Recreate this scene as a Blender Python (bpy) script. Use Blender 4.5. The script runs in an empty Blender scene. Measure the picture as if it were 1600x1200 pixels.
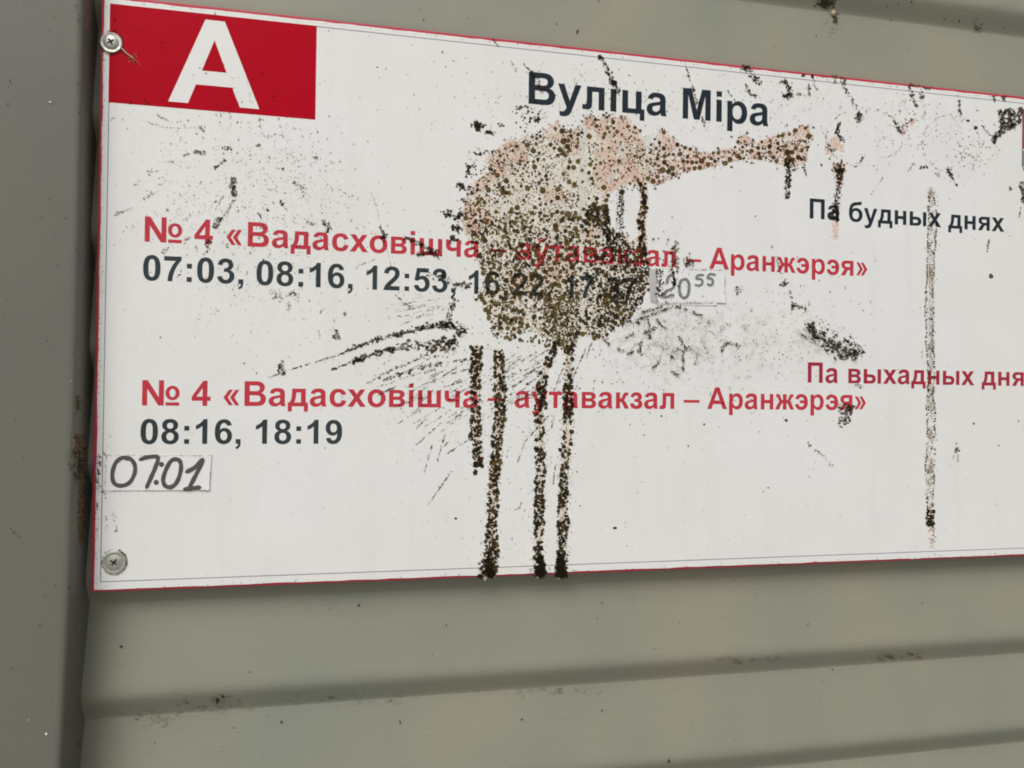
import bpy, bmesh, math, random
import numpy as np
from mathutils import Vector, Matrix

random.seed(7)
rng = np.random.default_rng(7)
scene = bpy.context.scene
col = scene.collection

# ------------------------------------------------------------------ camera, light
S = 0.404                       # metres from the lens to the sign's plane
Z0 = 1.55                       # height of the lens
F, CX, CY = 1155.0, 800.0, 600.0
YAW, PITCH, ROLL = math.radians(-11.70526), math.radians(0.495335), math.radians(-0.734947)
r = Vector((1, 0, 0)); u = Vector((0, 0, 1)); fw = Vector((0, 1, 0))
m = Matrix.Rotation(YAW, 3, 'Z'); r, u, fw = m @ r, m @ u, m @ fw
m = Matrix.Rotation(PITCH, 3, r); u, fw = m @ u, m @ fw
m = Matrix.Rotation(ROLL, 3, fw); r, u = m @ r, m @ u
cam_data = bpy.data.cameras.new('camera')
cam = bpy.data.objects.new('camera', cam_data); col.objects.link(cam)
cam_data.sensor_width = 36.0
cam_data.lens = 36.0 * F / 1600.0
cam_data.clip_start = 0.01; cam_data.clip_end = 50
rot = Matrix((r, u, -fw)).transposed()
cam.matrix_world = Matrix.Translation((0, -S, Z0)) @ rot.to_4x4()
scene.camera = cam

world = bpy.data.worlds.new('World'); scene.world = world; world.use_nodes = True
nt = world.node_tree
bg = nt.nodes['Background']
sky = nt.nodes.new('ShaderNodeTexSky'); sky.sky_type = 'NISHITA'; sky.sun_disc = False
SUN_EL, SUN_AZ = math.radians(48), math.radians(212)     # azimuth from +Y, clockwise
sky.sun_elevation = SUN_EL; sky.sun_rotation = SUN_AZ
sky.dust_density = 6.0; sky.air_density = 1.0; sky.ozone_density = 1.0
hs = nt.nodes.new('ShaderNodeHueSaturation'); hs.inputs['Saturation'].default_value = 0.2
nt.links.new(sky.outputs[0], hs.inputs['Color']); nt.links.new(hs.outputs[0], bg.inputs[0])
bg.inputs[1].default_value = 0.12
sun = bpy.data.lights.new('sun', 'SUN'); sun.energy = 0.75; sun.angle = math.radians(35)
sun.color = (1.0, 0.975, 0.93)
so = bpy.data.objects.new('sun', sun); col.objects.link(so)
d = Vector((math.sin(SUN_AZ) * math.cos(SUN_EL), math.cos(SUN_AZ) * math.cos(SUN_EL), math.sin(SUN_EL)))
so.rotation_euler = d.to_track_quat('Z', 'Y').to_euler(); so.location = (0.5, -1, 3)

vs = scene.view_settings
vs.view_transform = 'Standard'; vs.look = 'None'; vs.gamma = 1.0; vs.use_curve_mapping = False
vs.exposure = -0.11
scene.cycles.transparent_max_bounces = 48
scene.cycles.filter_width = 1.9

# ------------------------------------------------------------------ helpers
RA, UA, FA = np.array(r), np.array(u), np.array(fw)
def P(pts, dy=0.0):
    """points of the photograph -> (x, y, z) on the plane dy sign-distances behind the sign face"""
    pts = np.atleast_2d(np.array(pts, float))
    dr = np.outer((pts[:, 0] - CX) / F, RA) - np.outer((pts[:, 1] - CY) / F, UA) + FA
    k = (1.0 + np.asarray(dy)) / dr[:, 1]
    q = dr * np.reshape(k, (-1, 1)) * S
    q[:, 1] -= S
    q[:, 2] += Z0
    return q
def X(v): return v * S
def Z(v): return v * S + Z0

def lin(c):
    c = c / 255.0
    return c / 12.92 if c <= 0.04045 else ((c + 0.055) / 1.055) ** 2.4
ILL = 0.74
def alb(rr, g, b): return tuple(min(0.9, lin(v) / ILL) for v in (rr, g, b))

def tag(o, label=None, cat=None, group=None, kind=None):
    for k, v in (('label', label), ('category', cat), ('group', group), ('kind', kind)):
        if v: o[k] = v
    return o
def empty(name, loc):
    o = bpy.data.objects.new(name, None); col.objects.link(o); o.location = loc
    o.empty_display_size = 0.02
    return o
def mesh_obj(name, verts, faces, mat, parent=None, smooth=False, colors=None):
    me = bpy.data.meshes.new(name)
    verts = np.array(verts, float)
    if parent is not None: verts = verts - np.array(parent_world(parent))
    me.from_pydata(verts.tolist(), [], faces)
    if colors is not None:
        a = me.color_attributes.new('stain', 'FLOAT_COLOR', 'POINT')
        a.data.foreach_set('color', np.array(colors, np.float32).ravel())
    me.materials.append(mat)
    if smooth: me.polygons.foreach_set('use_smooth', [True] * len(me.polygons))
    me.update()
    o = bpy.data.objects.new(name, me); col.objects.link(o)
    if parent is not None: o.parent = parent
    return o
def parent_world(p):
    v = Vector(p.location); q = p.parent
    while q: v += Vector(q.location); q = q.parent
    return v
def box(x0, x1, y0, y1, z0, z1):
    v = [(x0, y0, z0), (x1, y0, z0), (x1, y1, z0), (x0, y1, z0), (x0, y0, z1), (x1, y0, z1), (x1, y1, z1), (x0, y1, z1)]
    f = [(0, 1, 5, 4), (1, 2, 6, 5), (2, 3, 7, 6), (3, 0, 4, 7), (4, 5, 6, 7), (3, 2, 1, 0)]
    return v, f

# ------------------------------------------------------------------ materials
def new_mat(name):
    mt = bpy.data.materials.new(name); mt.use_nodes = True
    n = mt.node_tree
    return mt, n, n.nodes['Principled BSDF']
def noise(n, scale, detail=4, rough=0.55, stretch=None, coord='Object', seed=0.0):
    tc = n.nodes.new('ShaderNodeTexCoord'); mp = n.nodes.new('ShaderNodeMapping')
    n.links.new(tc.outputs[coord], mp.inputs[0])
    if stretch: mp.inputs['Scale'].default_value = stretch
    mp.inputs['Location'].default_value = (seed, seed * 1.7, seed * .6)
    t = n.nodes.new('ShaderNodeTexNoise'); t.inputs['Scale'].default_value = scale
    t.inputs['Detail'].default_value = detail; t.inputs['Roughness'].default_value = rough
    n.links.new(mp.outputs[0], t.inputs['Vector'])
    return t.outputs['Fac']
def ramp(n, src, stops):
    t = n.nodes.new('ShaderNodeValToRGB'); n.links.new(src, t.inputs[0])
    e = t.color_ramp.elements
    while len(e) < len(stops): e.new(0.5)
    for i, (p, c) in enumerate(stops):
        e[i].position = p
        e[i].color = (c, c, c, 1) if isinstance(c, (int, float)) else (*c, 1)
    return t.outputs['Color']
def mix(n, fac, a, b, mode='MIX'):
    t = n.nodes.new('ShaderNodeMix'); t.data_type = 'RGBA'; t.blend_type = mode
    if isinstance(fac, (int, float)): t.inputs[0].default_value = fac
    else: n.links.new(fac, t.inputs[0])
    for i, v in ((6, a), (7, b)):
        if isinstance(v, tuple): t.inputs[i].default_value = (*v[:3], 1)
        else: n.links.new(v, t.inputs[i])
    return t.outputs[2]
def bump(n, p, src, strength, dist):
    b = n.nodes.new('ShaderNodeBump'); b.inputs['Strength'].default_value = strength
    b.inputs['Distance'].default_value = dist
    n.links.new(src, b.inputs['Height']); n.links.new(b.outputs[0], p.inputs['Normal'])

def painted_metal(name, c1, c2, grain=True, rough=0.5):
    mt, n, p = new_mat(name)
    big = ramp(n, noise(n, 9, 3, .5), [(.35, 0.0), (.68, 1.0)])
    c = mix(n, big, c1, c2)
    dirt = ramp(n, noise(n, 60, 6, .7, seed=3), [(.62, 0.0), (.80, 1.0)])
    c = mix(n, mult(n, dirt, .35), c, tuple(v * .62 for v in c1))
    fine = ramp(n, noise(n, 900, 2, .5, seed=5), [(.3, 0.0), (.7, 1.0)])
    c = mix(n, mult(n, fine, .16), c, tuple(v * .70 for v in c1))
    speck = ramp(n, noise(n, 330, 3, .5, seed=9), [(.745, 0.0), (.775, 1.0)])
    c = mix(n, mult(n, speck, .6), c, (.045, .04, .03))
    n.links.new(c, p.inputs['Base Color'])
    p.inputs['Roughness'].default_value = rough
    p.inputs['Specular IOR Level'].default_value = .35
    if grain:
        g = noise(n, 1.0, 3, .6, stretch=(130, 400, 1500))
        bump(n, p, g, .35, .0004)
    else:
        g = noise(n, 140, 4, .6)
        bump(n, p, g, .12, .0006)
    return mt
def mult(n, a, k):
    t = n.nodes.new('ShaderNodeMath'); t.operation = 'MULTIPLY'; n.links.new(a, t.inputs[0]); t.inputs[1].default_value = k
    return t.outputs[0]

M_wall = painted_metal('olive_cladding_paint', alb(134, 131, 115), alb(121, 125, 113), True, .55)
M_post = painted_metal('dark_olive_post_paint', alb(101, 100, 89), alb(94, 95, 87), False, .5)

def printed(name, c, var=.08, rough=.38, spec=.4):
    mt, n, p = new_mat(name)
    f = ramp(n, noise(n, 22, 5, .6), [(.3, 0.0), (.75, 1.0)])
    cc = mix(n, f, c, tuple(v * (1 - var) for v in c))
    f2 = ramp(n, noise(n, 420, 3, .6, seed=2), [(.60, 0.0), (.78, 1.0)])
    cc = mix(n, mult(n, f2, .22), cc, tuple(v * .72 for v in c))
    n.links.new(cc, p.inputs['Base Color'])
    p.inputs['Roughness'].default_value = rough; p.inputs['Specular IOR Level'].default_value = spec
    return mt
M_face = printed('printed_white_film', alb(213, 214, 211), .05)
_n = M_face.node_tree; _p = _n.nodes['Principled BSDF']; _src = _p.inputs['Base Color'].links[0].from_socket
_yl = ramp(_n, noise(_n, 5.5, 4, .55, seed=8), [(.40, 0.0), (.72, 1.0)])
_st = ramp(_n, noise(_n, 1.0, 4, .6, stretch=(95, 95, 9), seed=3), [(.52, 0.0), (.80, 1.0)])
_c = mix(_n, mult(_n, _yl, .20), _src, alb(208, 202, 184))
_n.links.new(mix(_n, mult(_n, _st, .16), _c, alb(186, 184, 172)), _p.inputs['Base Color'])
M_red_edge = printed('red_sheet_edge', alb(178, 44, 66), .2, .5)
M_red_box = printed('red_box_ink', (.52, .0008, .014), .12, .4, .06)
M_red_ink = printed('faded_red_ink', alb(180, 54, 66), .12, .5, .15)
M_maroon_ink = printed('dark_red_ink', alb(156, 42, 62), .12, .5, .15)
M_dark_ink = printed('slate_ink', alb(50, 58, 61), .15, .5, .15)
M_title_ink = printed('dark_slate_ink', alb(34, 44, 51), .15, .5, .15)
M_line_ink = printed('thin_blue_grey_ink', alb(96, 102, 122), .2)
M_hatch_ink = printed('emblem_outline_ink', alb(70, 84, 100), .2)
M_tape = printed('paper_tape', alb(233, 230, 213), .05, .45)
M_marker_dark = printed('felt_pen_charcoal', alb(82, 80, 74), .5, .5)
M_marker_grey = printed('felt_pen_grey', alb(122, 124, 120), .35, .5)
M_tape_edge = printed('grey_tape_strip', alb(176, 174, 172), .25, .3)

def film_mat(name, c1, c2, a0, a1, scale, seed):
    mt, n, p = new_mat(name)
    f = ramp(n, noise(n, scale, 6, .65, seed=seed), [(.36, 0.0), (.64, 1.0)])
    n.links.new(mix(n, f, c1, c2), p.inputs['Base Color'])
    g = noise(n, scale * 2.3, 7, .7, seed=seed + 4)
    mr = n.nodes.new('ShaderNodeMapRange'); n.links.new(g, mr.inputs[0])
    mr.inputs[1].default_value = .36; mr.inputs[2].default_value = .60
    mr.inputs[3].default_value = a0; mr.inputs[4].default_value = a1
    n.links.new(mr.outputs[0], p.inputs['Alpha'])
    p.inputs['Roughness'].default_value = .6
    return mt
M_beige = film_mat('beige_paint_residue', alb(222, 206, 188), alb(216, 198, 176), .12, .55, 110, 1)
M_pink = film_mat('faded_pink_paint', alb(228, 190, 172), alb(226, 172, 154), -.05, .72, 60, 6)
M_smudge = film_mat('grey_brown_smudge', alb(180, 175, 160), alb(165, 158, 142), .0, .34, 130, 11)

def stain_mat(name):
    mt, n, p = new_mat(name)
    a = n.nodes.new('ShaderNodeAttribute'); a.attribute_name = 'stain'
    f = ramp(n, noise(n, 700, 4, .6), [(.3, 0.0), (.7, 1.0)])
    k = n.nodes.new('ShaderNodeMapRange'); n.links.new(f, k.inputs[0])
    k.inputs[3].default_value = .72; k.inputs[4].default_value = 1.25
    t = n.nodes.new('ShaderNodeVectorMath'); t.operation = 'SCALE'
    n.links.new(a.outputs['Color'], t.inputs[0]); n.links.new(k.outputs[0], t.inputs['Scale'])
    n.links.new(t.outputs[0], p.inputs['Base Color'])
    n.links.new(a.outputs['Alpha'], p.inputs['Alpha'])
    p.inputs['Roughness'].default_value = .75; p.inputs['Specular IOR Level'].default_value = .2
    return mt
M_stain = stain_mat('mould')

def tint_mat(name):
    # a thin translucent growth: what is printed underneath still shows through, darkened
    mt, n, p = new_mat(name)
    a = n.nodes.new('ShaderNodeAttribute'); a.attribute_name = 'stain'
    g = n.nodes.new('ShaderNodeGamma'); n.links.new(a.outputs['Color'], g.inputs[0]); g.inputs[1].default_value = .52
    f = ramp(n, noise(n, 800, 4, .6), [(.3, .78), (.7, 1.12)])
    t = mix(n, 1.0, g.outputs[0], f, 'MULTIPLY')
    c = mix(n, a.outputs['Alpha'], (1, 1, 1), t)
    tr = n.nodes.new('ShaderNodeBsdfTransparent'); n.links.new(c, tr.inputs[0])
    n.links.new(a.outputs['Color'], p.inputs['Base Color']); p.inputs['Roughness'].default_value = .8; p.inputs['Specular IOR Level'].default_value = .15
    mx = n.nodes.new('ShaderNodeMixShader'); n.links.new(mult(n, a.outputs['Alpha'], .28), mx.inputs[0])
    n.links.new(tr.outputs[0], mx.inputs[1]); n.links.new(p.outputs[0], mx.inputs[2])
    n.links.new(mx.outputs[0], n.nodes['Material Output'].inputs['Surface'])
    return mt
M_tint = tint_mat('translucent_mould')

def metal_mat(name, c, rough):
    mt, n, p = new_mat(name)
    f = ramp(n, noise(n, 500, 5, .65), [(.35, 0.0), (.75, 1.0)])
    n.links.new(mix(n, f, c, tuple(v * .55 for v in c)), p.inputs['Base Color'])
    p.inputs['Metallic'].default_value = .75
    n.links.new(ramp(n, f, [(0, rough), (1, rough + .2)]), p.inputs['Roughness'])
    bump(n, p, f, .2, .0002)
    return mt
M_zinc = metal_mat('galvanised_steel', (.56, .55, .49), .36)
M_zinc_dull = metal_mat('weathered_steel', (.62, .63, .55), .42)
M_grime, _n, _p = new_mat('recess_grime'); _p.inputs['Base Color'].default_value = (.035, .03, .025, 1); _p.inputs['Roughness'].default_value = .8
M_nest, _n, _p = new_mat('pale_cocoon'); _p.inputs['Base Color'].default_value = (.50, .42, .25, 1); _p.inputs['Roughness'].default_value = .8

# ------------------------------------------------------------------ lettering (outlines drawn by hand, 2048 units per em)
G = {}
def glyph(ch, adv, *paths): G[ch] = (adv, paths)
def rect(x0, y0, x1, y1): return f'M{x0} {y0} L{x1} {y0} L{x1} {y1} L{x0} {y1}'
A_CAP = ('M1471 0 L1149 0 L1021 333 L435 333 L314 0 L0 0 L571 1466 L884 1466', 'M926 580 L724 1124 L526 580')
glyph('А', 1479, *A_CAP)
glyph('В', 1479, 'M150 1466 L736 1466 Q910 1466 995 1451 Q1081 1437 1148 1391 Q1216 1345 1261 1268 Q1306 1192 1306 1097 Q1306 994 1250 908 Q1195 822 1100 779 Q1234 740 1306 646 Q1378 552 1378 425 Q1378 325 1331 230 Q1285 136 1204 79 Q1124 23 1006 10 Q932 2 649 0 L150 0',
      'M446 1222 L446 883 L640 883 Q813 883 855 888 Q931 897 974 940 Q1018 984 1018 1055 Q1018 1123 980 1165 Q943 1208 869 1217 Q825 1222 616 1222',
      'M446 639 L446 247 L720 247 Q880 247 923 256 Q989 268 1030 314 Q1072 361 1072 439 Q1072 505 1040 551 Q1008 597 947 618 Q887 639 685 639')
glyph('М', 1706, 'M145 0 L145 1466 L588 1466 L854 466 L1117 1466 L1561 1466 L1561 0 L1286 0 L1286 1154 L995 0 L710 0 L420 1154 L420 0')
glyph('П', 1471, 'M150 0 L150 1466 L1322 1466 L1322 0 L1026 0 L1026 1219 L446 1219 L446 0')
def ell(cx, cy, rx, ry, n=28):
    return 'M' + ' L'.join(f'{cx + rx * math.cos(2 * math.pi * i / n):.1f} {cy + ry * math.sin(2 * math.pi * i / n):.1f}' for i in range(n))
glyph('№', 2210, 'M152 0 L152 1466 L440 1466 L1040 487 L1040 1466 L1315 1466 L1315 0 L1018 0 L427 956 L427 0',
      ell(1775, 735, 385, 425), ell(1775, 735, 165, 245), rect(1405, 0, 2145, 195))
glyph('0', 1139, 'M563 1472 Q776 1472 896 1320 Q1039 1140 1039 723 Q1039 307 895 125 Q776 -25 563 -25 Q349 -25 218 139 Q87 304 87 726 Q87 1140 231 1322 Q350 1472 563 1472',
      'M563 1239 Q512 1239 472 1206 Q432 1174 410 1090 Q381 981 381 723 Q381 465 407 368 Q433 272 472 240 Q512 208 563 208 Q614 208 654 240 Q694 273 716 357 Q745 465 745 723 Q745 981 719 1077 Q693 1174 653 1206 Q614 1239 563 1239')
glyph('1', 1139, 'M808 0 L527 0 L527 1059 Q373 915 164 846 L164 1101 Q274 1137 403 1237 Q532 1338 580 1472 L808 1472')
glyph('2', 1139, 'M1036 261 L1036 0 L51 0 Q67 148 147 280 Q227 413 463 632 Q653 809 696 872 Q754 959 754 1044 Q754 1138 703 1188 Q653 1239 564 1239 Q476 1239 424 1186 Q372 1133 364 1010 L84 1038 Q109 1270 241 1371 Q373 1472 571 1472 Q788 1472 912 1355 Q1036 1238 1036 1064 Q1036 965 1000 875 Q965 786 888 688 Q837 623 704 501 Q571 379 535 339 Q500 299 478 261')
glyph('3', 1139, 'M77 389 L349 422 Q362 318 419 263 Q476 208 557 208 Q644 208 703 274 Q763 340 763 452 Q763 558 706 620 Q649 682 567 682 Q513 682 438 661 L469 890 Q583 887 643 939 Q703 992 703 1079 Q703 1153 659 1197 Q615 1241 542 1241 Q470 1241 419 1191 Q368 1141 357 1045 L98 1089 Q125 1222 179 1301 Q234 1381 331 1426 Q429 1472 550 1472 Q757 1472 882 1340 Q985 1232 985 1096 Q985 903 774 788 Q900 761 975 667 Q1051 573 1051 440 Q1051 247 910 111 Q769 -25 559 -25 Q360 -25 229 89 Q98 204 77 389')
glyph('4', 1139, 'M638 0 L638 295 L38 295 L38 541 L674 1472 L910 1472 L910 542 L1092 542 L1092 295 L910 295 L910 0', 'M638 542 L638 1043 L301 542')
glyph('5', 1139, 'M91 377 L371 406 Q383 311 442 255 Q501 200 578 200 Q666 200 727 271 Q788 343 788 487 Q788 622 727 689 Q667 757 570 757 Q449 757 353 650 L125 683 L269 1446 L1012 1446 L1012 1183 L482 1183 L438 934 Q532 981 630 981 Q817 981 947 845 Q1077 709 1077 492 Q1077 311 972 169 Q829 -25 575 -25 Q372 -25 244 84 Q116 193 91 377')
SIX = ('M1037 1107 L765 1077 Q755 1161 713 1201 Q671 1241 604 1241 Q515 1241 453 1161 Q392 1081 376 828 Q481 952 637 952 Q813 952 938 818 Q1064 684 1064 472 Q1064 247 932 111 Q800 -25 593 -25 Q371 -25 228 147 Q85 320 85 713 Q85 1116 234 1294 Q383 1472 621 1472 Q788 1472 897 1378 Q1007 1285 1037 1107',
       'M400 495 Q400 358 463 283 Q526 209 607 209 Q685 209 737 270 Q789 331 789 470 Q789 613 733 679 Q677 746 593 746 Q512 746 456 682 Q400 619 400 495')
glyph('6', 1139, *SIX)
glyph('7', 1139, 'M86 1185 L86 1446 L1047 1446 L1047 1241 Q928 1124 805 905 Q682 686 617 439 Q553 193 554 0 L283 0 Q290 303 408 620 Q527 937 725 1185')
glyph('8', 1139, 'M328 791 Q219 837 169 917 Q120 998 120 1094 Q120 1258 234 1365 Q349 1472 560 1472 Q769 1472 884 1365 Q1000 1258 1000 1094 Q1000 992 947 912 Q894 833 798 791 Q920 742 983 648 Q1047 554 1047 431 Q1047 228 917 101 Q788 -26 573 -26 Q373 -26 240 79 Q83 203 83 419 Q83 538 142 637 Q201 737 328 791',
      'M386 1074 Q386 990 433 943 Q481 896 560 896 Q640 896 688 943 Q736 991 736 1075 Q736 1154 688 1201 Q641 1249 563 1249 Q482 1249 434 1201 Q386 1153 386 1074',
      'M361 438 Q361 322 420 257 Q480 192 569 192 Q656 192 713 254 Q770 317 770 435 Q770 538 712 600 Q654 663 565 663 Q462 663 411 592 Q361 521 361 438')
glyph(',', 569, 'M137 281 L418 281 L418 80 Q418 -42 397 -112 Q376 -183 317 -239 Q259 -295 169 -327 L114 -211 Q199 -183 235 -134 Q271 -85 273 0 L137 0')
glyph(':', 682, rect(201, 0, 482, 281), rect(201, 781, 482, 1062))
glyph(' ', 569)
glyph('–', 1139, rect(0, 418, 1139, 604))
CH1 = lambda x: f'M{x} 505 L{x + 330} 965 L{x + 575} 965 L{x + 270} 505 L{x + 575} 45 L{x + 330} 45'
CH2 = lambda x: f'M{x + 575} 505 L{x + 245} 965 L{x} 965 L{x + 305} 505 L{x} 45 L{x + 245} 45'
glyph('«', 1139, CH1(90), CH1(475))
glyph('»', 1139, CH2(80), CH2(465))
AL = ('M357 738 L108 783 Q150 933 252 1009 Q354 1086 555 1086 Q737 1086 826 1043 Q915 1000 951 933 Q988 867 988 689 L985 369 Q985 233 998 168 Q1011 104 1047 0 L775 0 Q764 28 750 83 Q742 108 737 116 Q667 48 587 12 Q508 -24 416 -24 Q253 -24 155 64 Q58 152 58 287 Q58 376 100 445 Q143 515 219 552 Q296 589 440 617 Q635 653 710 685 L710 713 Q710 793 670 828 Q630 862 519 862 Q444 862 402 832 Q360 803 357 738',
      'M710 512 Q657 494 542 469 Q427 445 391 421 Q338 383 338 324 Q338 266 381 224 Q424 182 491 182 Q566 182 634 231 Q684 268 700 322 Q710 357 710 456')
glyph('а', 1139, *AL)
glyph('о', 1251, 'M82 546 Q82 686 151 817 Q220 948 346 1017 Q473 1086 629 1086 Q870 1086 1024 929 Q1178 773 1178 534 Q1178 293 1022 134 Q867 -24 631 -24 Q485 -24 352 42 Q220 108 151 235 Q82 363 82 546',
      'M370 531 Q370 373 445 289 Q520 205 630 205 Q740 205 814 289 Q889 373 889 533 Q889 689 814 773 Q740 857 630 857 Q520 857 445 773 Q370 689 370 531')
glyph('с', 1139, 'M1073 748 L796 698 Q782 781 732 823 Q683 865 604 865 Q499 865 436 792 Q374 720 374 550 Q374 361 437 283 Q501 205 608 205 Q688 205 739 250 Q790 296 811 407 L1087 360 Q1044 170 922 73 Q800 -24 595 -24 Q362 -24 223 123 Q85 270 85 530 Q85 793 224 939 Q363 1086 600 1086 Q794 1086 908 1002 Q1023 919 1073 748')
glyph('р', 1251, 'M139 1062 L401 1062 L401 906 Q452 986 539 1036 Q626 1086 732 1086 Q917 1086 1046 941 Q1175 796 1175 537 Q1175 271 1045 123 Q915 -24 730 -24 Q642 -24 570 11 Q499 46 420 131 L420 -404 L139 -404',
      'M417 549 Q417 370 488 284 Q559 199 661 199 Q759 199 824 277 Q889 356 889 535 Q889 702 822 783 Q755 864 656 864 Q553 864 485 784 Q417 705 417 549')
YU = 'M14 1062 L313 1062 L567 308 L815 1062 L1106 1062 L731 40 L664 -145 Q627 -238 593 -287 Q560 -336 516 -366 Q473 -397 409 -414 Q346 -431 266 -431 Q185 -431 107 -414 L82 -194 Q148 -207 201 -207 Q299 -207 346 -149 Q393 -92 418 -3'
glyph('у', 1139, YU)
glyph('ў', 1139, YU, 'M272 1470 L430 1470 Q440 1390 480 1362 Q515 1337 570 1337 Q625 1337 662 1362 Q700 1390 710 1470 L868 1470 Q858 1320 780 1245 Q700 1170 570 1170 Q440 1170 360 1245 Q282 1320 272 1470')
glyph('х', 1139, 'M13 0 L399 549 L29 1062 L372 1062 L562 767 L762 1062 L1092 1062 L729 555 L1125 0 L780 0 L562 332 L343 0')
glyph('і', 569, rect(147, 0, 428, 1062), rect(147, 1206, 428, 1466))
glyph('л', 1202, 'M224 1062 L1063 1062 L1063 0 L782 0 L782 834 L482 834 L482 390 Q482 190 455 115 Q428 45 365 14 Q308 -18 200 -18 Q120 -18 14 0 L14 218 Q50 214 88 214 Q160 214 192 256 Q224 300 224 420')
glyph('в', 1209, 'M139 1062 L690 1062 Q900 1062 1000 985 Q1090 915 1090 790 Q1090 705 1040 645 Q990 585 905 560 Q1010 535 1070 468 Q1130 400 1130 305 Q1130 165 1030 85 Q925 0 700 0 L139 0',
      'M412 858 L412 648 L610 648 Q720 648 765 670 Q812 695 812 755 Q812 812 767 836 Q722 858 610 858', 'M412 446 L412 206 L640 206 Q752 206 798 232 Q846 260 846 327 Q846 392 796 420 Q748 446 625 446')
glyph('д', 1243, 'M262 1062 L1063 1062 L1063 231 L1200 231 L1200 -310 L960 -310 L960 0 L262 0 L262 -310 L22 -310 L22 231 L112 231 Q200 340 231 540 Q262 720 262 1062', 'M512 834 L782 834 L782 231 L392 231 Q466 380 488 530 Q508 680 512 834')
glyph('ц', 1260, 'M139 1062 L420 1062 L420 231 L790 231 L790 1062 L1071 1062 L1071 231 L1215 231 L1215 -310 L985 -310 L985 0 L139 0')
glyph('ш', 1721, 'M139 1062 L420 1062 L420 231 L720 231 L720 1062 L1001 1062 L1001 231 L1301 231 L1301 1062 L1582 1062 L1582 0 L139 0')
glyph('ч', 1190, 'M1051 1062 L1051 0 L770 0 L770 380 Q630 330 490 330 Q300 330 195 425 Q92 520 92 700 L92 1062 L373 1062 L373 740 Q373 645 415 602 Q458 560 555 560 Q660 560 770 605 L770 1062')
glyph('к', 1060, 'M139 1062 L420 1062 L420 652 Q492 652 525 700 Q560 750 600 860 Q640 975 700 1020 Q760 1066 880 1066 L985 1062 L985 855 L940 857 Q880 857 855 832 Q830 808 800 715 Q765 610 670 560 Q760 535 840 400 L1060 0 L745 0 L580 320 Q545 390 512 415 Q478 436 420 438 L420 0 L139 0')
def half(ptss, c=735.5):
    return ptss
ZR = 'Q945 652 978 700 Q1013 750 1050 860 Q1085 975 1140 1020 Q1195 1066 1310 1066 L1400 1062 L1400 855 L1370 857 Q1310 857 1287 832 Q1265 808 1237 715 Q1205 610 1115 560 Q1200 535 1270 400 L1475 0 L1165 0 L1015 320 Q985 390 957 415 Q930 436 876 438'
ZL = 'Q541 436 514 415 Q486 390 456 320 L306 0 L-4 0 L201 400 Q271 535 356 560 Q266 610 234 715 Q206 808 184 832 Q161 857 101 857 L71 855 L71 1062 L161 1066 Q276 1066 331 1020 Q386 975 421 860 Q458 750 493 700 Q526 652 595 652'
glyph('ж', 1471, 'M595 1062 L876 1062 L876 652 ' + ZR + ' L876 0 L595 0 L595 438 ' + ZL)
glyph('з', 983, 'M56 330 L318 365 Q330 285 372 242 Q415 200 490 200 Q560 200 602 238 Q645 275 645 330 Q645 390 600 420 Q555 450 450 450 L360 450 L360 640 L430 640 Q520 640 563 668 Q608 697 608 757 Q608 806 575 835 Q542 864 484 864 Q360 864 330 735 L88 775 Q150 1086 490 1086 Q670 1086 778 1000 Q885 915 885 785 Q885 625 735 558 Q930 490 930 306 Q930 160 808 68 Q686 -24 488 -24 Q290 -24 184 68 Q78 160 56 330')
glyph('т', 965, 'M36 1062 L930 1062 L930 831 L623 831 L623 0 L342 0 L342 831 L36 831')
glyph('н', 1235, 'M139 1062 L420 1062 L420 655 L815 655 L815 1062 L1096 1062 L1096 0 L815 0 L815 424 L420 424 L420 0 L139 0')
glyph('э', 1139, 'M60 360 L337 407 Q352 310 408 255 Q464 205 545 205 Q645 205 705 270 Q760 330 768 450 L440 450 L440 650 L766 650 Q755 755 698 810 Q640 865 550 865 Q470 865 420 823 Q370 781 356 698 L80 748 Q130 919 244 1002 Q358 1086 552 1086 Q790 1086 928 940 Q1066 793 1066 530 Q1066 270 927 123 Q790 -24 556 -24 Q350 -24 228 73 Q105 170 60 360')
glyph('я', 1211, 'M1072 1062 L1072 0 L791 0 L791 395 L745 395 Q660 395 620 365 Q585 340 530 240 L400 0 L60 0 L235 290 Q320 430 410 445 Q250 480 175 560 Q100 640 100 750 Q100 900 205 981 Q310 1062 510 1062', 'M791 850 L791 605 L590 605 Q470 605 425 632 Q380 660 380 730 Q380 795 423 822 Q465 850 580 850')
glyph('ы', 1660, 'M139 1062 L420 1062 L420 680 L690 680 Q890 680 1000 590 Q1110 500 1110 345 Q1110 190 1005 95 Q900 0 700 0 L139 0', 'M420 460 L420 212 L630 212 Q735 212 780 240 Q828 270 828 338 Q828 405 780 432 Q735 460 625 460', rect(1240, 0, 1521, 1062))
glyph('н', 1235, *G['н'][1])
glyph('б', 1260, 'M1085 1500 L1085 1285 Q1040 1250 830 1230 Q560 1205 460 1130 Q370 1060 345 900 Q460 1020 670 1020 Q890 1020 1030 880 Q1170 740 1170 512 Q1170 270 1020 123 Q870 -24 630 -24 Q350 -24 215 150 Q82 325 82 690 Q82 1080 230 1260 Q370 1430 690 1452 Q890 1462 930 1500',
      'M372 510 Q372 350 445 275 Q515 200 628 200 Q740 200 810 280 Q882 360 882 510 Q882 650 812 725 Q742 800 630 800 Q515 800 445 728 Q372 655 372 510')
g9 = []
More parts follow.
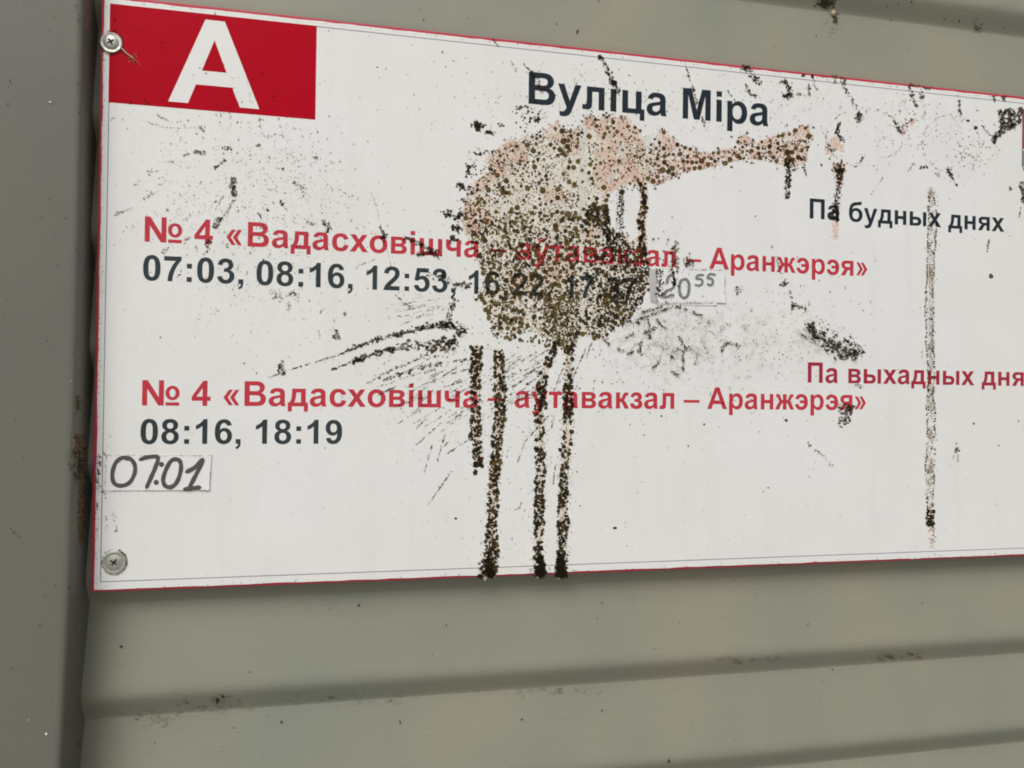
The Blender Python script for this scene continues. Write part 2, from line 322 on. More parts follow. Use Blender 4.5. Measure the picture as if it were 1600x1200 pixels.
for pth in SIX:
    toks = pth.replace('M', 'M ').replace('L', 'L ').replace('Q', 'Q ').split()
    out, i = [], 0
    flip = 0
    for t in toks:
        if t in 'MLQ': out.append(t)
        else:
            out.append(str((1149 if flip == 0 else 1447) - float(t))); flip ^= 1
    g9.append(' '.join(out))
glyph('9', 1139, *g9)

def flatten(path):
    toks = path.replace('M', ' M ').replace('L', ' L ').replace('Q', ' Q ').split()
    pts, i, cmd = [], 0, None
    while i < len(toks):
        if toks[i] in 'MLQ': cmd = toks[i]; i += 1
        if cmd in 'ML':
            pts.append((float(toks[i]), float(toks[i + 1]))); i += 2
        else:
            c = (float(toks[i]), float(toks[i + 1])); e = (float(toks[i + 2]), float(toks[i + 3])); i += 4
            s = pts[-1]
            for k in range(1, 6):
                t = k / 5
                pts.append(((1 - t) ** 2 * s[0] + 2 * t * (1 - t) * c[0] + t * t * e[0], (1 - t) ** 2 * s[1] + 2 * t * (1 - t) * c[1] + t * t * e[1]))
    if abs(pts[0][0] - pts[-1][0]) + abs(pts[0][1] - pts[-1][1]) < 1: pts.pop()
    return pts
def layout(text):
    x, cs = 0, []
    for ch in text:
        adv, paths = G[ch]
        for p in paths: cs.append([(a + x, b) for a, b in flatten(p)])
        x += adv
    return cs
def filled(contours3):
    """contours in (x, z) -> triangulated faces, holes by even-odd"""
    cu = bpy.data.curves.new('tmp', 'CURVE'); cu.dimensions = '2D'; cu.fill_mode = 'BOTH'
    for c in contours3:
        s = cu.splines.new('POLY'); s.points.add(len(c) - 1); s.use_cyclic_u = True
        s.points.foreach_set('co', np.array([(a * 1000, b * 1000, 0, 1) for a, b in c], np.float32).ravel())
    o = bpy.data.objects.new('tmp', cu); col.objects.link(o)
    dg = bpy.context.evaluated_depsgraph_get()
    me = bpy.data.meshes.new_from_object(o.evaluated_get(dg))
    v = [(p.co.x / 1000, p.co.y / 1000) for p in me.vertices]; f = [tuple(p.vertices) for p in me.polygons]
    bpy.data.objects.remove(o); bpy.data.curves.remove(cu); bpy.data.meshes.remove(me)
    return v, f

# ------------------------------------------------------------------ the cladding wall and the post
WY = 0.011                      # wall face behind the sign face (sign distances)
M_bounce_pave, _n, _p = new_mat('grey_bounce_pavement')
_n.links.new(mix(_n, ramp(_n, noise(_n, 3, 6, .6), [(.3, 0.0), (.7, 1.0)]), (.30, .29, .27), (.24, .23, .21)), _p.inputs['Base Color']); _p.inputs['Roughness'].default_value = .9
pv = mesh_obj('unseen_bounce_pavement', [(-8, -9, 0), (8, -9, 0), (8, .2, 0), (-8, .2, 0)], [(0, 1, 2, 3)], M_bounce_pave); tag(pv, kind='structure')  # unseen ground sheet, added to bounce light up onto the wall
wall = empty('cladding_wall', (X(.3), WY * S, Z(-1.6)))
tag(wall, 'olive grey metal cladding wall of narrow horizontal boards behind the sign', 'wall')
PER, GR = 0.1443, -0.4195
def wall_profile(a):
    """one lapped board: its undercut lower edge, the rounded lip, then a face leaning back up to the next board"""
    t = a + PER * (1.0 + WY)
    lip = [(.0170, a), (.0169, a + .0012), (.0150, a + .0052), (.0118, a + .0108), (.0082, a + .0168), (.0050, a + .0222), (.0026, a + .0268), (.0011, a + .0305), (.0003, a + .0340), (.0000, a + .0375), (.0001, a + .041), (.0004, a + .045)]
    f0 = lip[-1]
    return lip + [(f0[0] + (.0170 - f0[0]) * q, f0[1] + (t - f0[1]) * q) for q in (.06, .5, .94, .985, 1.0)]
def wall_depth(z):
    """depth of the boards' surface behind the sign face at height z (sign distances)"""
    k = math.floor((z / CR - GR) / PER)
    pr = wall_profile((GR + k * PER) * CR)
    return WY + float(np.interp(z, [p[1] for p in pr], [p[0] for p in pr]))
CR = 1.0 + WY
for k in range(-8, 15):
    pr = wall_profile((GR + k * PER) * CR)
    v, f = [], []
    xs = np.linspace(-.70, 2.0, 28)
    for x in xs:
        for dep, z in pr:
            v.append((X(x), (WY + dep) * S, Z(z)))
    n = len(pr)
    for i in range(len(xs) - 1):
        for j in range(n - 1):
            a = i * n + j
            f.append((a, a + n, a + n + 1, a + 1))
    bo = mesh_obj('cladding_board', v, f, M_wall, wall)
    bo.data.polygons.foreach_set('use_smooth', [i % (n - 1) <= n - 3 for i in range(len(bo.data.polygons))])

# post: a folded sheet, its front face, its bent edge and its return to the wall
post_rows = [(-200, 134.5, 152.0, -.030), (0, 130.5, 148.6, -.030), (300, 126, 145, -.031), (600, 119, 141, -.033), (900, 110, 136, -.040), (1050, 103, 130, -.046), (1200, 95, 123.5, -.052), (1500, 80, 112, -.058)]
def post_row(py):
    for a, b in zip(post_rows[:-1], post_rows[1:]):
        if py <= b[0]:
            t = (py - a[0]) / (b[0] - a[0])
            return [a[i] + (b[i] - a[i]) * t for i in range(1, 4)]
    return list(post_rows[-1][1:])
def postP(px, py, lift=.0006):
    out = []
    for x, y in zip(np.ravel(px), np.ravel(py)):
        fx, wx, dd = post_row(y)
        t = min(1, max(0, (x - fx) / (wx - fx)))
        dy = dd + (WY + .004 - dd) * (t ** 1.0)
        out.append(P([(x, y)], dy - lift)[0])
    return np.array(out)
post = empty('corner_post', (X(-.45), 0, Z(-.6)))
tag(post, 'dull grey green metal corner post beside the left edge of the sign', 'post')
v, f = [], []
secs = []
ys = np.linspace(-200, 1500, 60)
for py in ys:
    fx, wx, dd = post_row(py)
    fr = P([(fx, py)], dd)[0]; wl = P([(wx, py)], WY + .004)[0]
    sec = []
    sec.append((fr[0] - .17, fr[1] + .06, fr[2])); sec.append((fr[0] - .16, fr[1], fr[2]))
    for e in (-.03, -.004, -.0022): sec.append((fr[0] + e, fr[1] + (0.00012 if e > -.003 else 0), fr[2]))
    for t in (.03, .10, .2):   # rounded fold
        q = fr + (wl - fr) * t
        w = (0.2 - t) / .2
        sec.append((q[0] - w * .0005, q[1] + w * .0004, q[2]))
    for t in (.5, .8, 1.0):
        q = fr + (wl - fr) * t; sec.append(tuple(q))
    sec.append((wl[0], wl[1] + .012, wl[2]))
    secs.append(sec)
# extend the post straight up and down
top = [(p[0] + .006, p[1], p[2] + .30) for p in secs[0]]; btm = [(p[0] - .012, p[1], p[2] - .30) for p in secs[-1]]
secs = [top] + secs + [btm]
n = len(secs[0])
for s_ in secs: v += s_
for i in range(len(secs) - 1):
    for j in range(n - 1):
        a = i * n + j
        f.append((a, a + n, a + n + 1, a + 1))
mesh_obj('folded_sheet', v, f, M_post, post, smooth=True)

# ------------------------------------------------------------------ the sign
SX0, SX1, SZ0, SZ1 = -.3203, 1.164, -.2562, .4858
sign = empty('bus_stop_sign', (X((SX0 + SX1) / 2), 0, Z(SZ0)))
tag(sign, 'white bus timetable sign with red edge, red A box and mould stained paint splash', 'sign')
B = .0042
v, f = box(X(SX0), X(SX1), .00045, .0042, Z(SZ0), Z(SZ1))
plate = mesh_obj('backing_plate', v, f, M_red_edge, sign)
md = plate.modifiers.new('bevel', 'BEVEL'); md.width = .0004; md.segments = 2
# the printed sheet, its cut edge slightly uneven
def ragged_rect(x0, x1, z0, z1, step, amp):
    pts = []
    for (a, b, n) in (((x0, z0), (x1, z0), 90), ((x1, z0), (x1, z1), 45), ((x1, z1), (x0, z1), 90), ((x0, z1), (x0, z0), 45)):
        for i in range(n):
            t = i / n
            pts.append((a[0] + (b[0] - a[0]) * t + random.gauss(0, amp) * (a[1] != b[1]), a[1] + (b[1] - a[1]) * t + random.gauss(0, amp) * (a[0] != b[0])))
    return pts
cv = [(X(a), Z(b)) for a, b in ragged_rect(SX0 + B * .95, SX1 - B, SZ0 + B * .75, SZ1 - B * 1.05, 0, .00032)]
v2, f2 = filled([cv])
n0 = len(v2)
vv = [(a, 0.0, b) for a, b in v2]
face = mesh_obj('printed_face', vv, f2, M_face, sign)
sl = face.modifiers.new('solid', 'SOLIDIFY'); sl.thickness = .0004; sl.offset = 0

def flat(name, contours, y, mat, parent):
    v, f = filled(contours)
    return mesh_obj(name, [(a, y, b) for a, b in v], f, mat, parent)
L_INK, L_INK2 = -.00024, -.00026
def rectc(x0, x1, z0, z1): return [(X(x0), Z(z0)), (X(x1), Z(z0)), (X(x1), Z(z1)), (X(x0), Z(z1))]
# red box with the letter A
bx0, bx1, bz0, bz1 = -.3099, -.0608, .3516, .4751
flat('red_box', [rectc(bx0, bx1, bz0, bz1)], L_INK, M_red_box, sign)
def text_fit(text, pl, pr, unit):
    """unit = plane size of one font unit (height); pl, pr = photo points on the baseline at the ink's left and right"""
    q = P([pl, pr])
    cs = layout(text)
    x0 = min(p[0] for c in cs for p in c); x1 = max(p[0] for c in cs for p in c)
    zb = (q[0, 2] + q[1, 2]) / 2
    sx = (q[1, 0] - q[0, 0]) / (x1 - x0)
    return [[(q[0, 0] + (a - x0) * sx, zb + b * unit) for a, b in c] for c in cs]
def text(name, words, cap, mat, y=L_INK, zfix=None):
    """cap = photo (top point, baseline point) of one capital"""
    q = P(cap); unit = (q[0, 2] - q[1, 2]) / 1466
    cs = []
    for t, pl, pr in words: cs += text_fit(t, pl, pr, unit)
    return flat(name, cs, y, mat, sign)
text('letter_a', [('А', (263, 158.4), (405.3, 171))], [(335, 32.2), (335, 164.6)], M_face, L_INK2)
text('stop_name', [('Вуліца', (825.6, 163), (1041.5, 181.5)), ('Міра', (1066.3, 186), (1200.3, 196.8))], [(833, 113.3), (833, 163.4)], M_title_ink)
def lerp(a, b, x): return a[1] + (b[1] - a[1]) * (x - a[0]) / (b[0] - a[0])
def line(words, a, b): return [(t, (x0, lerp(a, b, x0)), (x1, lerp(a, b, x1))) for t, x0, x1 in words]
a, b = (226, 377.6), (1332, 431)
L1 = line([('№', 226, 284.6), ('4', 303.6, 332.8), ('«', 353.6, 378.2), ('Вадасховішча', 387, 748.6), ('–', 766.5, 792), ('аўтавакзал', 807, 1055.8), ('–', 1071.5, 1095.3), ('Аранжэрэя', 1107.8, 1333), ('»', 1337.5, 1354.8)], a, b)
text('weekday_route_line', L1, [(231, 338.3), (231, 377.8)], M_red_ink)
a, b = (222, 633.5), (1331, 640.6)
L2 = line([('№', 221.9, 280.6), ('4', 299.5, 329), ('«', 349, 374), ('Вадасховішча', 381.8, 747), ('–', 761.8, 789), ('аўтавакзал', 803.8, 1053.2), ('–', 1067.8, 1092.8), ('Аранжэрэя', 1104.7, 1331.4), ('»', 1335, 1352.6)], a, b)
text('weekend_route_line', L2, [(225, 593.8), (225, 633.5)], M_red_ink)
a, b = (240, 438.4), (840, 463)
T1 = line([('07:03,', 223.4, 380.2), ('08:16,', 400.6, 551), ('12:53,', 572.4, 711.6), ('16:22,', 731.9, 861), ('17:37,', 881.5, 1005), ('2', 1020.5, 1046)], a, b)
text('weekday_times', T1, [(330, 402.9), (330, 442.0)], M_dark_ink)
text('weekend_times', [('08:16,', (219.4, 693.6), (376, 693.4)), ('18:19', (399.4, 693.4), (534.4, 693.4))], [(340, 655.0), (340, 693.4)], M_dark_ink)
a, b = (1265, 341.3), (1568, 362.6)
text('weekday_heading', line([('Па', 1264.7, 1311.7), ('будных', 1326, 1470.3), ('днях', 1481.2, 1568.8)], a, b), [(1270, 310.2), (1270, 341.6)], M_title_ink)
a, b = (1262, 597.8), (1597, 603.2)
text('weekend_heading', line([('Па', 1261.6, 1308.8), ('выхадных', 1325, 1521.9), ('днях', 1533.4, 1622.5)], a, b), [(1266, 566), (1266, 597.8)], M_maroon_ink)
# thin frame line
t_ = .0009
fl = []
fx0, fx1, fz0, fz1 = -.3096, 1.1535, -.2436, .4748
flat('frame_line', [rectc(bx1, fx1, fz1 - t_, fz1), rectc(fx1 - t_, fx1, fz0 + t_, fz1 - t_), rectc(fx0, fx1, fz0, fz0 + t_), rectc(fx0, fx0 + t_, fz0 + t_, bz0)], L_INK, M_line_ink, sign)
# the emblem at the right-hand end: a shield, red above, white with hatching below
ex0, ex1 = P([(1596.6, 200)])[0, 0], X(1.128)
ez1, ezm, ez0 = P([(1597, 170.5)])[0, 2], P([(1597, 233)])[0, 2], P([(1597, 262)])[0, 2] - .004
w_ = ex1 - ex0
def arc(x0, x1, zt, zb, inset=0):
    pts = [(x0 + inset, zt), (x1 - inset, zt), (x1 - inset, zb + .006)]
    pts += [(x1 - inset - .006 * (1 - math.cos(t)), zb + .006 - .006 * math.sin(t)) for t in np.linspace(.2, 1.5, 5)]
    pts += [((x0 + x1) / 2, zb - .004)]
    pts += [(x0 + inset + .006 * (1 - math.cos(t)), zb + .006 - .006 * math.sin(t)) for t in np.linspace(1.5, .2, 5)]
    return pts + [(x0 + inset, zb + .006)]
emb = flat('emblem', [arc(ex0, ex1, ez1, ez0), arc(ex0, ex1, ezm, ez0 + .0006, .0006)], L_INK, M_hatch_ink, sign)
flat('emblem_red_field', [[(ex0 + .0005, ezm), (ex1 - .0005, ezm), (ex1 - .0005, ez1 - .0004), (ex0 + .0005, ez1 - .0004)]], L_INK2, M_red_ink, emb)
hh = []
for i in range(16):
    z = ezm - .001 - i * (ezm - ez0 - .006) / 16
    hh.append([(ex0 + .0006, z), (ex0 + .0042, z - .0006), (ex0 + .0042, z - .0010), (ex0 + .0006, z - .0004)])
flat('emblem_hatching', hh, L_INK2, M_hatch_ink, emb)

# ------------------------------------------------------------------ handwritten paper labels
def stroke_mesh(strokes, wpx, sx, ox, oy, y, jitter=.12):
    """strokes in crop pixels; returns verts, faces of flat ribbons with rounded ends"""
    V, Fc = [], []
    for st in strokes:
        pts = np.array([(ox + a / sx, oy + b / sx) for a, b in st], float)
        if len(pts) == 1:
            c = pts[0]; ang = np.linspace(0, 2 * np.pi, 14)[:-1]
            ring = [(c[0] + wpx * .62 * math.cos(t), c[1] + wpx * .62 * math.sin(t)) for t in ang]
            b0 = len(V); V += [(*q, y) for q in ring]; Fc.append(tuple(range(b0, b0 + len(ring)))); continue
        # catmull-rom
        pp = [2 * pts[0] - pts[1]] + list(pts) + [2 * pts[-1] - pts[-2]]
        cur = []
        for i in range(1, len(pp) - 2):
            for t in np.linspace(0, 1, 9)[:-1]:
                p0, p1, p2, p3 = pp[i - 1], pp[i], pp[i + 1], pp[i + 2]
                cur.append(.5 * ((2 * p1) + (-p0 + p2) * t + (2 * p0 - 5 * p1 + 4 * p2 - p3) * t * t + (-p0 + 3 * p1 - 3 * p2 + p3) * t ** 3))
        cur.append(pts[-1]); cur = np.array(cur)
        tg = np.gradient(cur, axis=0); tg /= np.linalg.norm(tg, axis=1)[:, None] + 1e-9
        nr = np.stack([-tg[:, 1], tg[:, 0]], 1)
        k = len(cur); w = np.full(k, wpx / 2.0) * (1 + jitter * np.sin(np.arange(k) * .7 + random.random() * 6) * .5)
        w[0] *= .6; w[-1] *= .6
        b0 = len(V)
        st_cap, en_cap = cur[0] - tg[0] * wpx * .25, cur[-1] + tg[-1] * wpx * .25
        V.append((*st_cap, y))
        for i in range(k):
            yi = y - 9e-6 * i / k; V.append((*(cur[i] + nr[i] * w[i]), yi)); V.append((*(cur[i] - nr[i] * w[i]), yi))
        V.append((*en_cap, y - 9e-6))
        Fc.append((b0, b0 + 1, b0 + 2))
        for i in range(k - 1):
            q = b0 + 1 + 2 * i
            Fc.append((q, q + 2, q + 3, q + 1))
        Fc.append((b0 + 1 + 2 * (k - 1), b0 + 2 * k + 1, b0 + 2 * k))
    V = np.array(V)
    W = P(V[:, :2]); W[:, 1] = V[:, 2] 
    return W, Fc
def stroke_obj(name, strokes, w, sx, ox, oy, y, mat, parent):
    V, Fc = [], []
    for i, s_ in enumerate(strokes):              # each pen stroke a hair above the one before
        v_, f_ = stroke_mesh([s_], w, sx, ox, oy, y - i * 1.6e-5)
        Fc += [tuple(q + len(V) for q in ff) for ff in f_]; V += v_.tolist()
    return mesh_obj(name, V, Fc, mat, parent)
def paper(name, corners, y0, y1, mat, parent):
    q = P(corners)
    # subdivided top with slightly wavy edges
    nu, nv = 14, 6
    V, Fc = [], []
    for layer, yy in ((0, y1), (1, y0)):
        for j in range(nv + 1):
            for i in range(nu + 1):
                s_, t = i / nu, j / nv
                p = (q[0] * (1 - s_) + q[1] * s_) * (1 - t) + (q[3] * (1 - s_) + q[2] * s_) * t
                e = .00012
                random.seed(i * 31 + j * 7)
                V.append((p[0] + random.uniform(-e, e) * (i in (0, nu)), yy - .0005 * max(0, (s_ - .90) / .10) ** 2 * max(0, (t - .45) / .55) ** 2 - .00004 * math.sin(i * 1.3 + j * .9), p[2] + random.uniform(-e, e) * (j in (0, nv))))
    m_ = (nu + 1) * (nv + 1)
    for j in range(nv):
        for i in range(nu):
            a_ = j * (nu + 1) + i
            Fc.append((a_, a_ + nu + 1, a_ + nu + 2, a_ + 1)); Fc.append((m_ + a_, m_ + a_ + 1, m_ + a_ + nu + 2, m_ + a_ + nu + 1))
    ring = [i for i in range(nu + 1)] + [j * (nu + 1) + nu for j in range(1, nv + 1)] + [nv * (nu + 1) + i for i in range(nu - 1, -1, -1)] + [j * (nu + 1) for j in range(nv - 1, 0, -1)]
    for a_, b_ in zip(ring, ring[1:] + ring[:1]): Fc.append((a_, b_, m_ + b_, m_ + a_))
    return mesh_obj(name, V, Fc, mat, parent)
c1 = P([(248, 766)])[0]
lab1 = empty('paper_label', (c1[0], -.0003, c1[2]))
tag(lab1, 'small white paper strip handwritten 07:01 above the bottom left screw', 'label', 'handwritten paper strips stuck on the sign')
paper('paper_strip', [(167.2, 711.2), (331.2, 711.6), (327.2, 765.8), (165.0, 766.6)], -.00042, -.00062, M_tape, lab1)
stroke_obj('handwriting', [[(503, 342), (465, 336), (428, 365), (410, 425), (420, 475), (458, 490), (503, 474), (532, 425), (534, 378), (512, 344), (478, 336)],
                           [(560, 347), (605, 333), (660, 334), (648, 385), (625, 440), (597, 503)], [(681, 372)], [(652, 471)],
                           [(772, 342), (735, 352), (706, 400), (690, 455), (702, 490), (735, 496), (766, 468), (786, 410), (786, 362), (764, 340)],
                           [(815, 415), (862, 390), (908, 346), (885, 400), (852, 465), (835, 500)], [(803, 509), (850, 503), (896, 498)]],
           6.6, 3.53, 60, 620, -.00070, M_marker_dark, lab1)
c2 = P([(1080, 474)])[0]
lab2 = empty('paper_label', (c2[0], -.0003, c2[2]))
tag(lab2, 'mould spotted white paper strip handwritten 20 55 at the end of the weekday times', 'label', 'handwritten paper strips stuck on the sign')
paper('under_strip', [(1030, 422), (1118, 424), (1119, 477.4), (1026, 475.4)], -.00040, -.00052, M_tape, lab2)
paper('paper_strip', [(1026.2, 420.6), (1131.8, 422.4), (1132.2, 473.6), (1025.2, 473.6)], -.00056, -.00070, M_tape, lab2)
paper('grey_tape', [(1013.5, 421), (1026.0, 420.6), (1025.0, 473.6), (1016, 472)], -.00040, -.00046, M_tape_edge, lab2)
stroke_obj('handwriting', [[(548, 388), (552, 325), (580, 282), (612, 272), (640, 300), (652, 370), (640, 430), (600, 468), (545, 488), (514, 535), (516, 575), (560, 568), (610, 546), (642, 556)],
                           [(772, 323), (730, 365), (717, 455), (730, 540), (765, 580), (815, 573), (842, 520), (853, 430), (845, 370), (812, 330), (775, 323)]],
           4.6, 8.89, 980, 400, -.00078, M_marker_grey, lab2)
stroke_obj('small_handwriting', [[(965, 272), (1010, 268), (1056, 270)], [(968, 270), (957, 300), (952, 328)], [(952, 326), (1008, 322), (1036, 355), (1028, 395), (988, 415), (932, 405)],
                                 [(1125, 256), (1170, 256), (1218, 268)], [(1128, 258), (1114, 290), (1108, 320)], [(1108, 320), (1156, 316), (1180, 350), (1174, 390), (1146, 408), (1102, 392)]],
           4.0, 8.89, 980, 400, -.00078, M_marker_grey, lab2)

# ------------------------------------------------------------------ paint residue and mould
C_OL, C_DO, C_DK, C_BR, C_GY, C_TAN, C_PK, C_WM = alb(98, 83, 48), alb(68, 58, 36), alb(54, 50, 40), alb(58, 46, 34), alb(104, 98, 84), alb(150, 120, 80), alb(214, 150, 135), alb(122, 104, 78)
class Stain:
    def __init__(s, lift=.00028): s.v, s.f, s.c = [], [], []; s.lift = lift
    def blob(s, x, y, rad, c, a=.93, ang=0.0, asp=1.0, ca=None, rough=.16):
        n = 6 if rad < 1.0 else (9 if rad < 2.4 else 14)
        t = np.linspace(0, 2 * np.pi, n, endpoint=False) + rng.random() * 6
        rr = rad * (1 + rng.normal(0, rough, n)).clip(.45, 1.6)
        ex, ey = rr * np.cos(t) * asp, rr * np.sin(t)
        px = x + ex * math.cos(ang) - ey * math.sin(ang); py = y + ex * math.sin(ang) + ey * math.cos(ang)
        lift = s.lift + rng.uniform(.00002, .00012)
        pts = P(np.vstack([[(x, y)], np.stack([px, py], 1)]))
        pts[:, 1] = -lift; pts[0, 1] -= min(.00003, rad * 6e-6)
        b = len(s.v); s.v += pts.tolist()
        k = rng.normal(1, .13); k = min(1.5, max(.6, k))
        ca = a if ca is None else ca
        s.c.append((c[0] * k * 1.12, c[1] * k * 1.12, c[2] * k * 1.05, ca)); s.c += [(c[0] * k, c[1] * k, c[2] * k, a)] * n
        for i in range(n): s.f.append((b, b + 1 + (i + 1) % n, b + 1 + i))
    def poly(s, pts, c, a=.95):
        pts = np.array(pts, float); out = []
        for p, q in zip(pts, np.roll(pts, -1, 0)):
            L = np.linalg.norm(q - p); m_ = max(1, int(L / 1.6))
            for i in range(m_):
                z = p + (q - p) * i / m_; out.append(z + rng.normal(0, .45, 2))
        v_, f_ = filled([[tuple(o) for o in out]])
        lift = s.lift + rng.uniform(0, .00002)
        w = P(v_); w[:, 1] = -lift
        b = len(s.v); s.v += w.tolist(); s.c += [(*c, a)] * len(w); s.f += [tuple(b + i for i in ff) for ff in f_]
    def build(s, name, parent, mat=None):
        return mesh_obj(name, s.v, s.f, mat or M_tint, parent, colors=s.c)
def inside(poly, x, y):
    poly = np.array(poly); j = len(poly) - 1; r_ = np.zeros(np.shape(x), bool)
    for i in range(len(poly)):
        xi, yi = poly[i]; xj, yj = poly[j]
        cnd = ((yi > y) != (yj > y)) & (x < (xj - xi) * (y - yi) / (yj - yi + 1e-12) + xi)
        r_ ^= cnd; j = i
    return r_
def vnoise(seed, cell):
    g = np.random.default_rng(seed).random((120, 150))
    def fn(x, y):
        u_, v_ = np.asarray(x) / cell, np.asarray(y) / cell
        i, j = np.floor(u_).astype(int) % 149, np.floor(v_).astype(int) % 119
        a_, b_ = u_ - np.floor(u_), v_ - np.floor(v_)
        a_, b_ = a_ * a_ * (3 - 2 * a_), b_ * b_ * (3 - 2 * b_)
        return (g[j, i] * (1 - a_) + g[j, i + 1] * a_) * (1 - b_) + (g[j + 1, i] * (1 - a_) + g[j + 1, i + 1] * a_) * b_
    return fn
N20, N9, N40 = vnoise(1, 22), vnoise(2, 9), vnoise(3, 45)
class Packer:
    """dart throwing on a hash grid so that the colonies touch but leave a light web between them"""
    def __init__(s): s.g = {}
    def ok(s, x, y, rad, k):
        i, j = int(x // 10), int(y // 10)
        for a_ in (-1, 0, 1):
            for b_ in (-1, 0, 1):
                for (p, q, t) in s.g.get((i + a_, j + b_), ()):
                    if (p - x) ** 2 + (q - y) ** 2 < (k * (rad + t)) ** 2: return False
        return True
    def add(s, x, y, rad): s.g.setdefault((int(x // 10), int(y // 10)), []).append((x, y, rad))
pk = Packer()
def fill(st, poly, n, r0, r1, cols, k=.9, dens=None, power=1.6, a=.93, tries=3):
    poly = np.array(poly, float); lo, hi = poly.min(0), poly.max(0)
    got = 0
    for _ in range(int(n * tries)):
        if got >= n: break
        x, y = rng.uniform(lo[0], hi[0]), rng.uniform(lo[1], hi[1])
        if not inside(poly, x, y): continue
        if dens is not None and rng.random() > dens(x, y): continue
        rad = r0 + (r1 - r0) * rng.random() ** power
        if not pk.ok(x, y, rad, k): continue
        pk.add(x, y, rad)
        c = cols[rng.integers(len(cols))]
        st.blob(x, y, rad, c, a=a, ca=a - .05, rough=.12 if rad > 2 else .2, asp=rng.uniform(.9, 1.25), ang=rng.random() * 3)
        got += 1

BODY = [(918, 180), (928, 187), (940, 188), (950, 183), (958, 187), (966, 188), (975, 180), (985, 190), (1000, 206), (1009, 226), (1013, 245), (1012, 270), (1008, 290), (1004, 300), (998, 290), (985, 286), (962, 294), (952, 300), (951, 345), (958, 362), (966, 372), (975, 366), (984, 378), (995, 374), (1006, 384), (1006, 396), (1001, 412), (1009, 424), (1014, 436), (1008, 452), (1002, 468), (994, 482), (984, 496), (970, 506), (955, 514), (945, 524), (935, 532), (925, 524), (915, 521), (906, 530), (898, 542), (888, 552), (880, 548), (868, 538), (856, 530), (842, 526), (828, 514), (815, 518), (800, 528), (788, 522), (775, 526), (768, 510), (762, 496), (754, 482), (748, 464), (750, 448), (757, 434), (752, 420), (745, 406), (738, 390), (731, 375), (728, 360), (722, 348), (720, 335), (724, 318), (735, 300), (738, 290), (758, 284), (766, 270), (757, 256), (760, 246), (776, 234), (794, 222), (808, 214), (822, 209), (834, 212), (846, 212), (862, 204), (868, 194), (872, 188), (876, 198), (890, 204), (905, 204), (912, 192)]
ARM = [(1022, 218), (1030, 203), (1042, 206), (1057, 224), (1080, 232), (1100, 240), (1125, 234), (1146, 232), (1151, 216), (1164, 210), (1182, 222), (1210, 212), (1238, 205), (1252, 195), (1264, 200), (1271, 218), (1262, 232), (1262, 252), (1248, 258), (1234, 264), (1218, 258), (1190, 250), (1160, 250), (1128, 258), (1100, 264), (1070, 270), (1046, 282), (1030, 290), (1014, 288), (1012, 262), (1016, 240)]
def ragged(poly, amp=1.2, step=3.0):
    poly = np.array(poly, float); out = []
    for p, q in zip(poly, np.roll(poly, -1, 0)):
        L = np.linalg.norm(q - p); m_ = max(1, int(L / step))
        for i in range(m_): out.append(p + (q - p) * i / m_ + rng.normal(0, amp, 2))
    return out
def film(name, polys, y, mat, amp=1.5):
    for i, pl in enumerate(polys):
        v_, f_ = filled([[tuple(p) for p in ragged(pl, 1.1 if pl is ARM else amp, 3.0)]])
        w = P(v_); w[:, 1] = y - i * 1.2e-6
        mesh_obj(name, w, f_, mat, sign)
DR1 = [(744, 542, 9), (743, 600, 9), (744, 660, 9), (746, 715, 8.5), (746, 728, 7)]
DR2 = [(777, 546, 9), (781, 600, 10), (781, 650, 9), (776, 705, 8.5), (770, 760, 8.5), (768, 830, 9), (766, 862, 11), (765, 885, 14), (763, 901, 13)]
DR3 = [(868, 534, 5), (860, 556, 7), (850, 580, 8), (845, 605, 8), (843, 660, 8), (844, 740, 8), (842, 800, 7.5), (842, 855, 8), (843, 880, 9.5), (844, 901, 9)]
DR4 = [(889, 540, 9), (889, 580, 8), (887, 630, 8), (884, 690, 9), (881, 740, 8), (880, 800, 9), (880, 850, 9), (878, 885, 9.5), (877, 901, 8)]
DR5 = [(1456, 300, 6), (1457, 345, 7), (1453, 420, 7), (1452, 500, 6.5), (1454, 600, 6.5), (1453, 700, 7), (1452, 790, 6.5), (1454, 822, 6)]
DR6 = [(1312, 262, 8), (1310, 285, 5), (1307, 312, 5), (1304, 345, 4.5)]
DR7 = [(1230, 248, 7), (1231, 268, 5), (1230, 290, 4), (1228, 311, 3.5)]
LEG = [(1004, 286, 5), (1006, 320, 5), (1002, 350, 7), (1003, 378, 6.5), (1004, 400, 7)]
def strip(path): 
    return [(x - w, y) for x, y, w in path] + [(x + w, y) for x, y, w in reversed(path)]
film('paint_splash', [BODY] + [[(x + (2 if i < len(d_) else -2), y) for i, (x, y) in enumerate(strip(d_))] for d_ in (DR1, DR2, DR3, DR4, LEG)], -.000207, M_beige, 2.6)
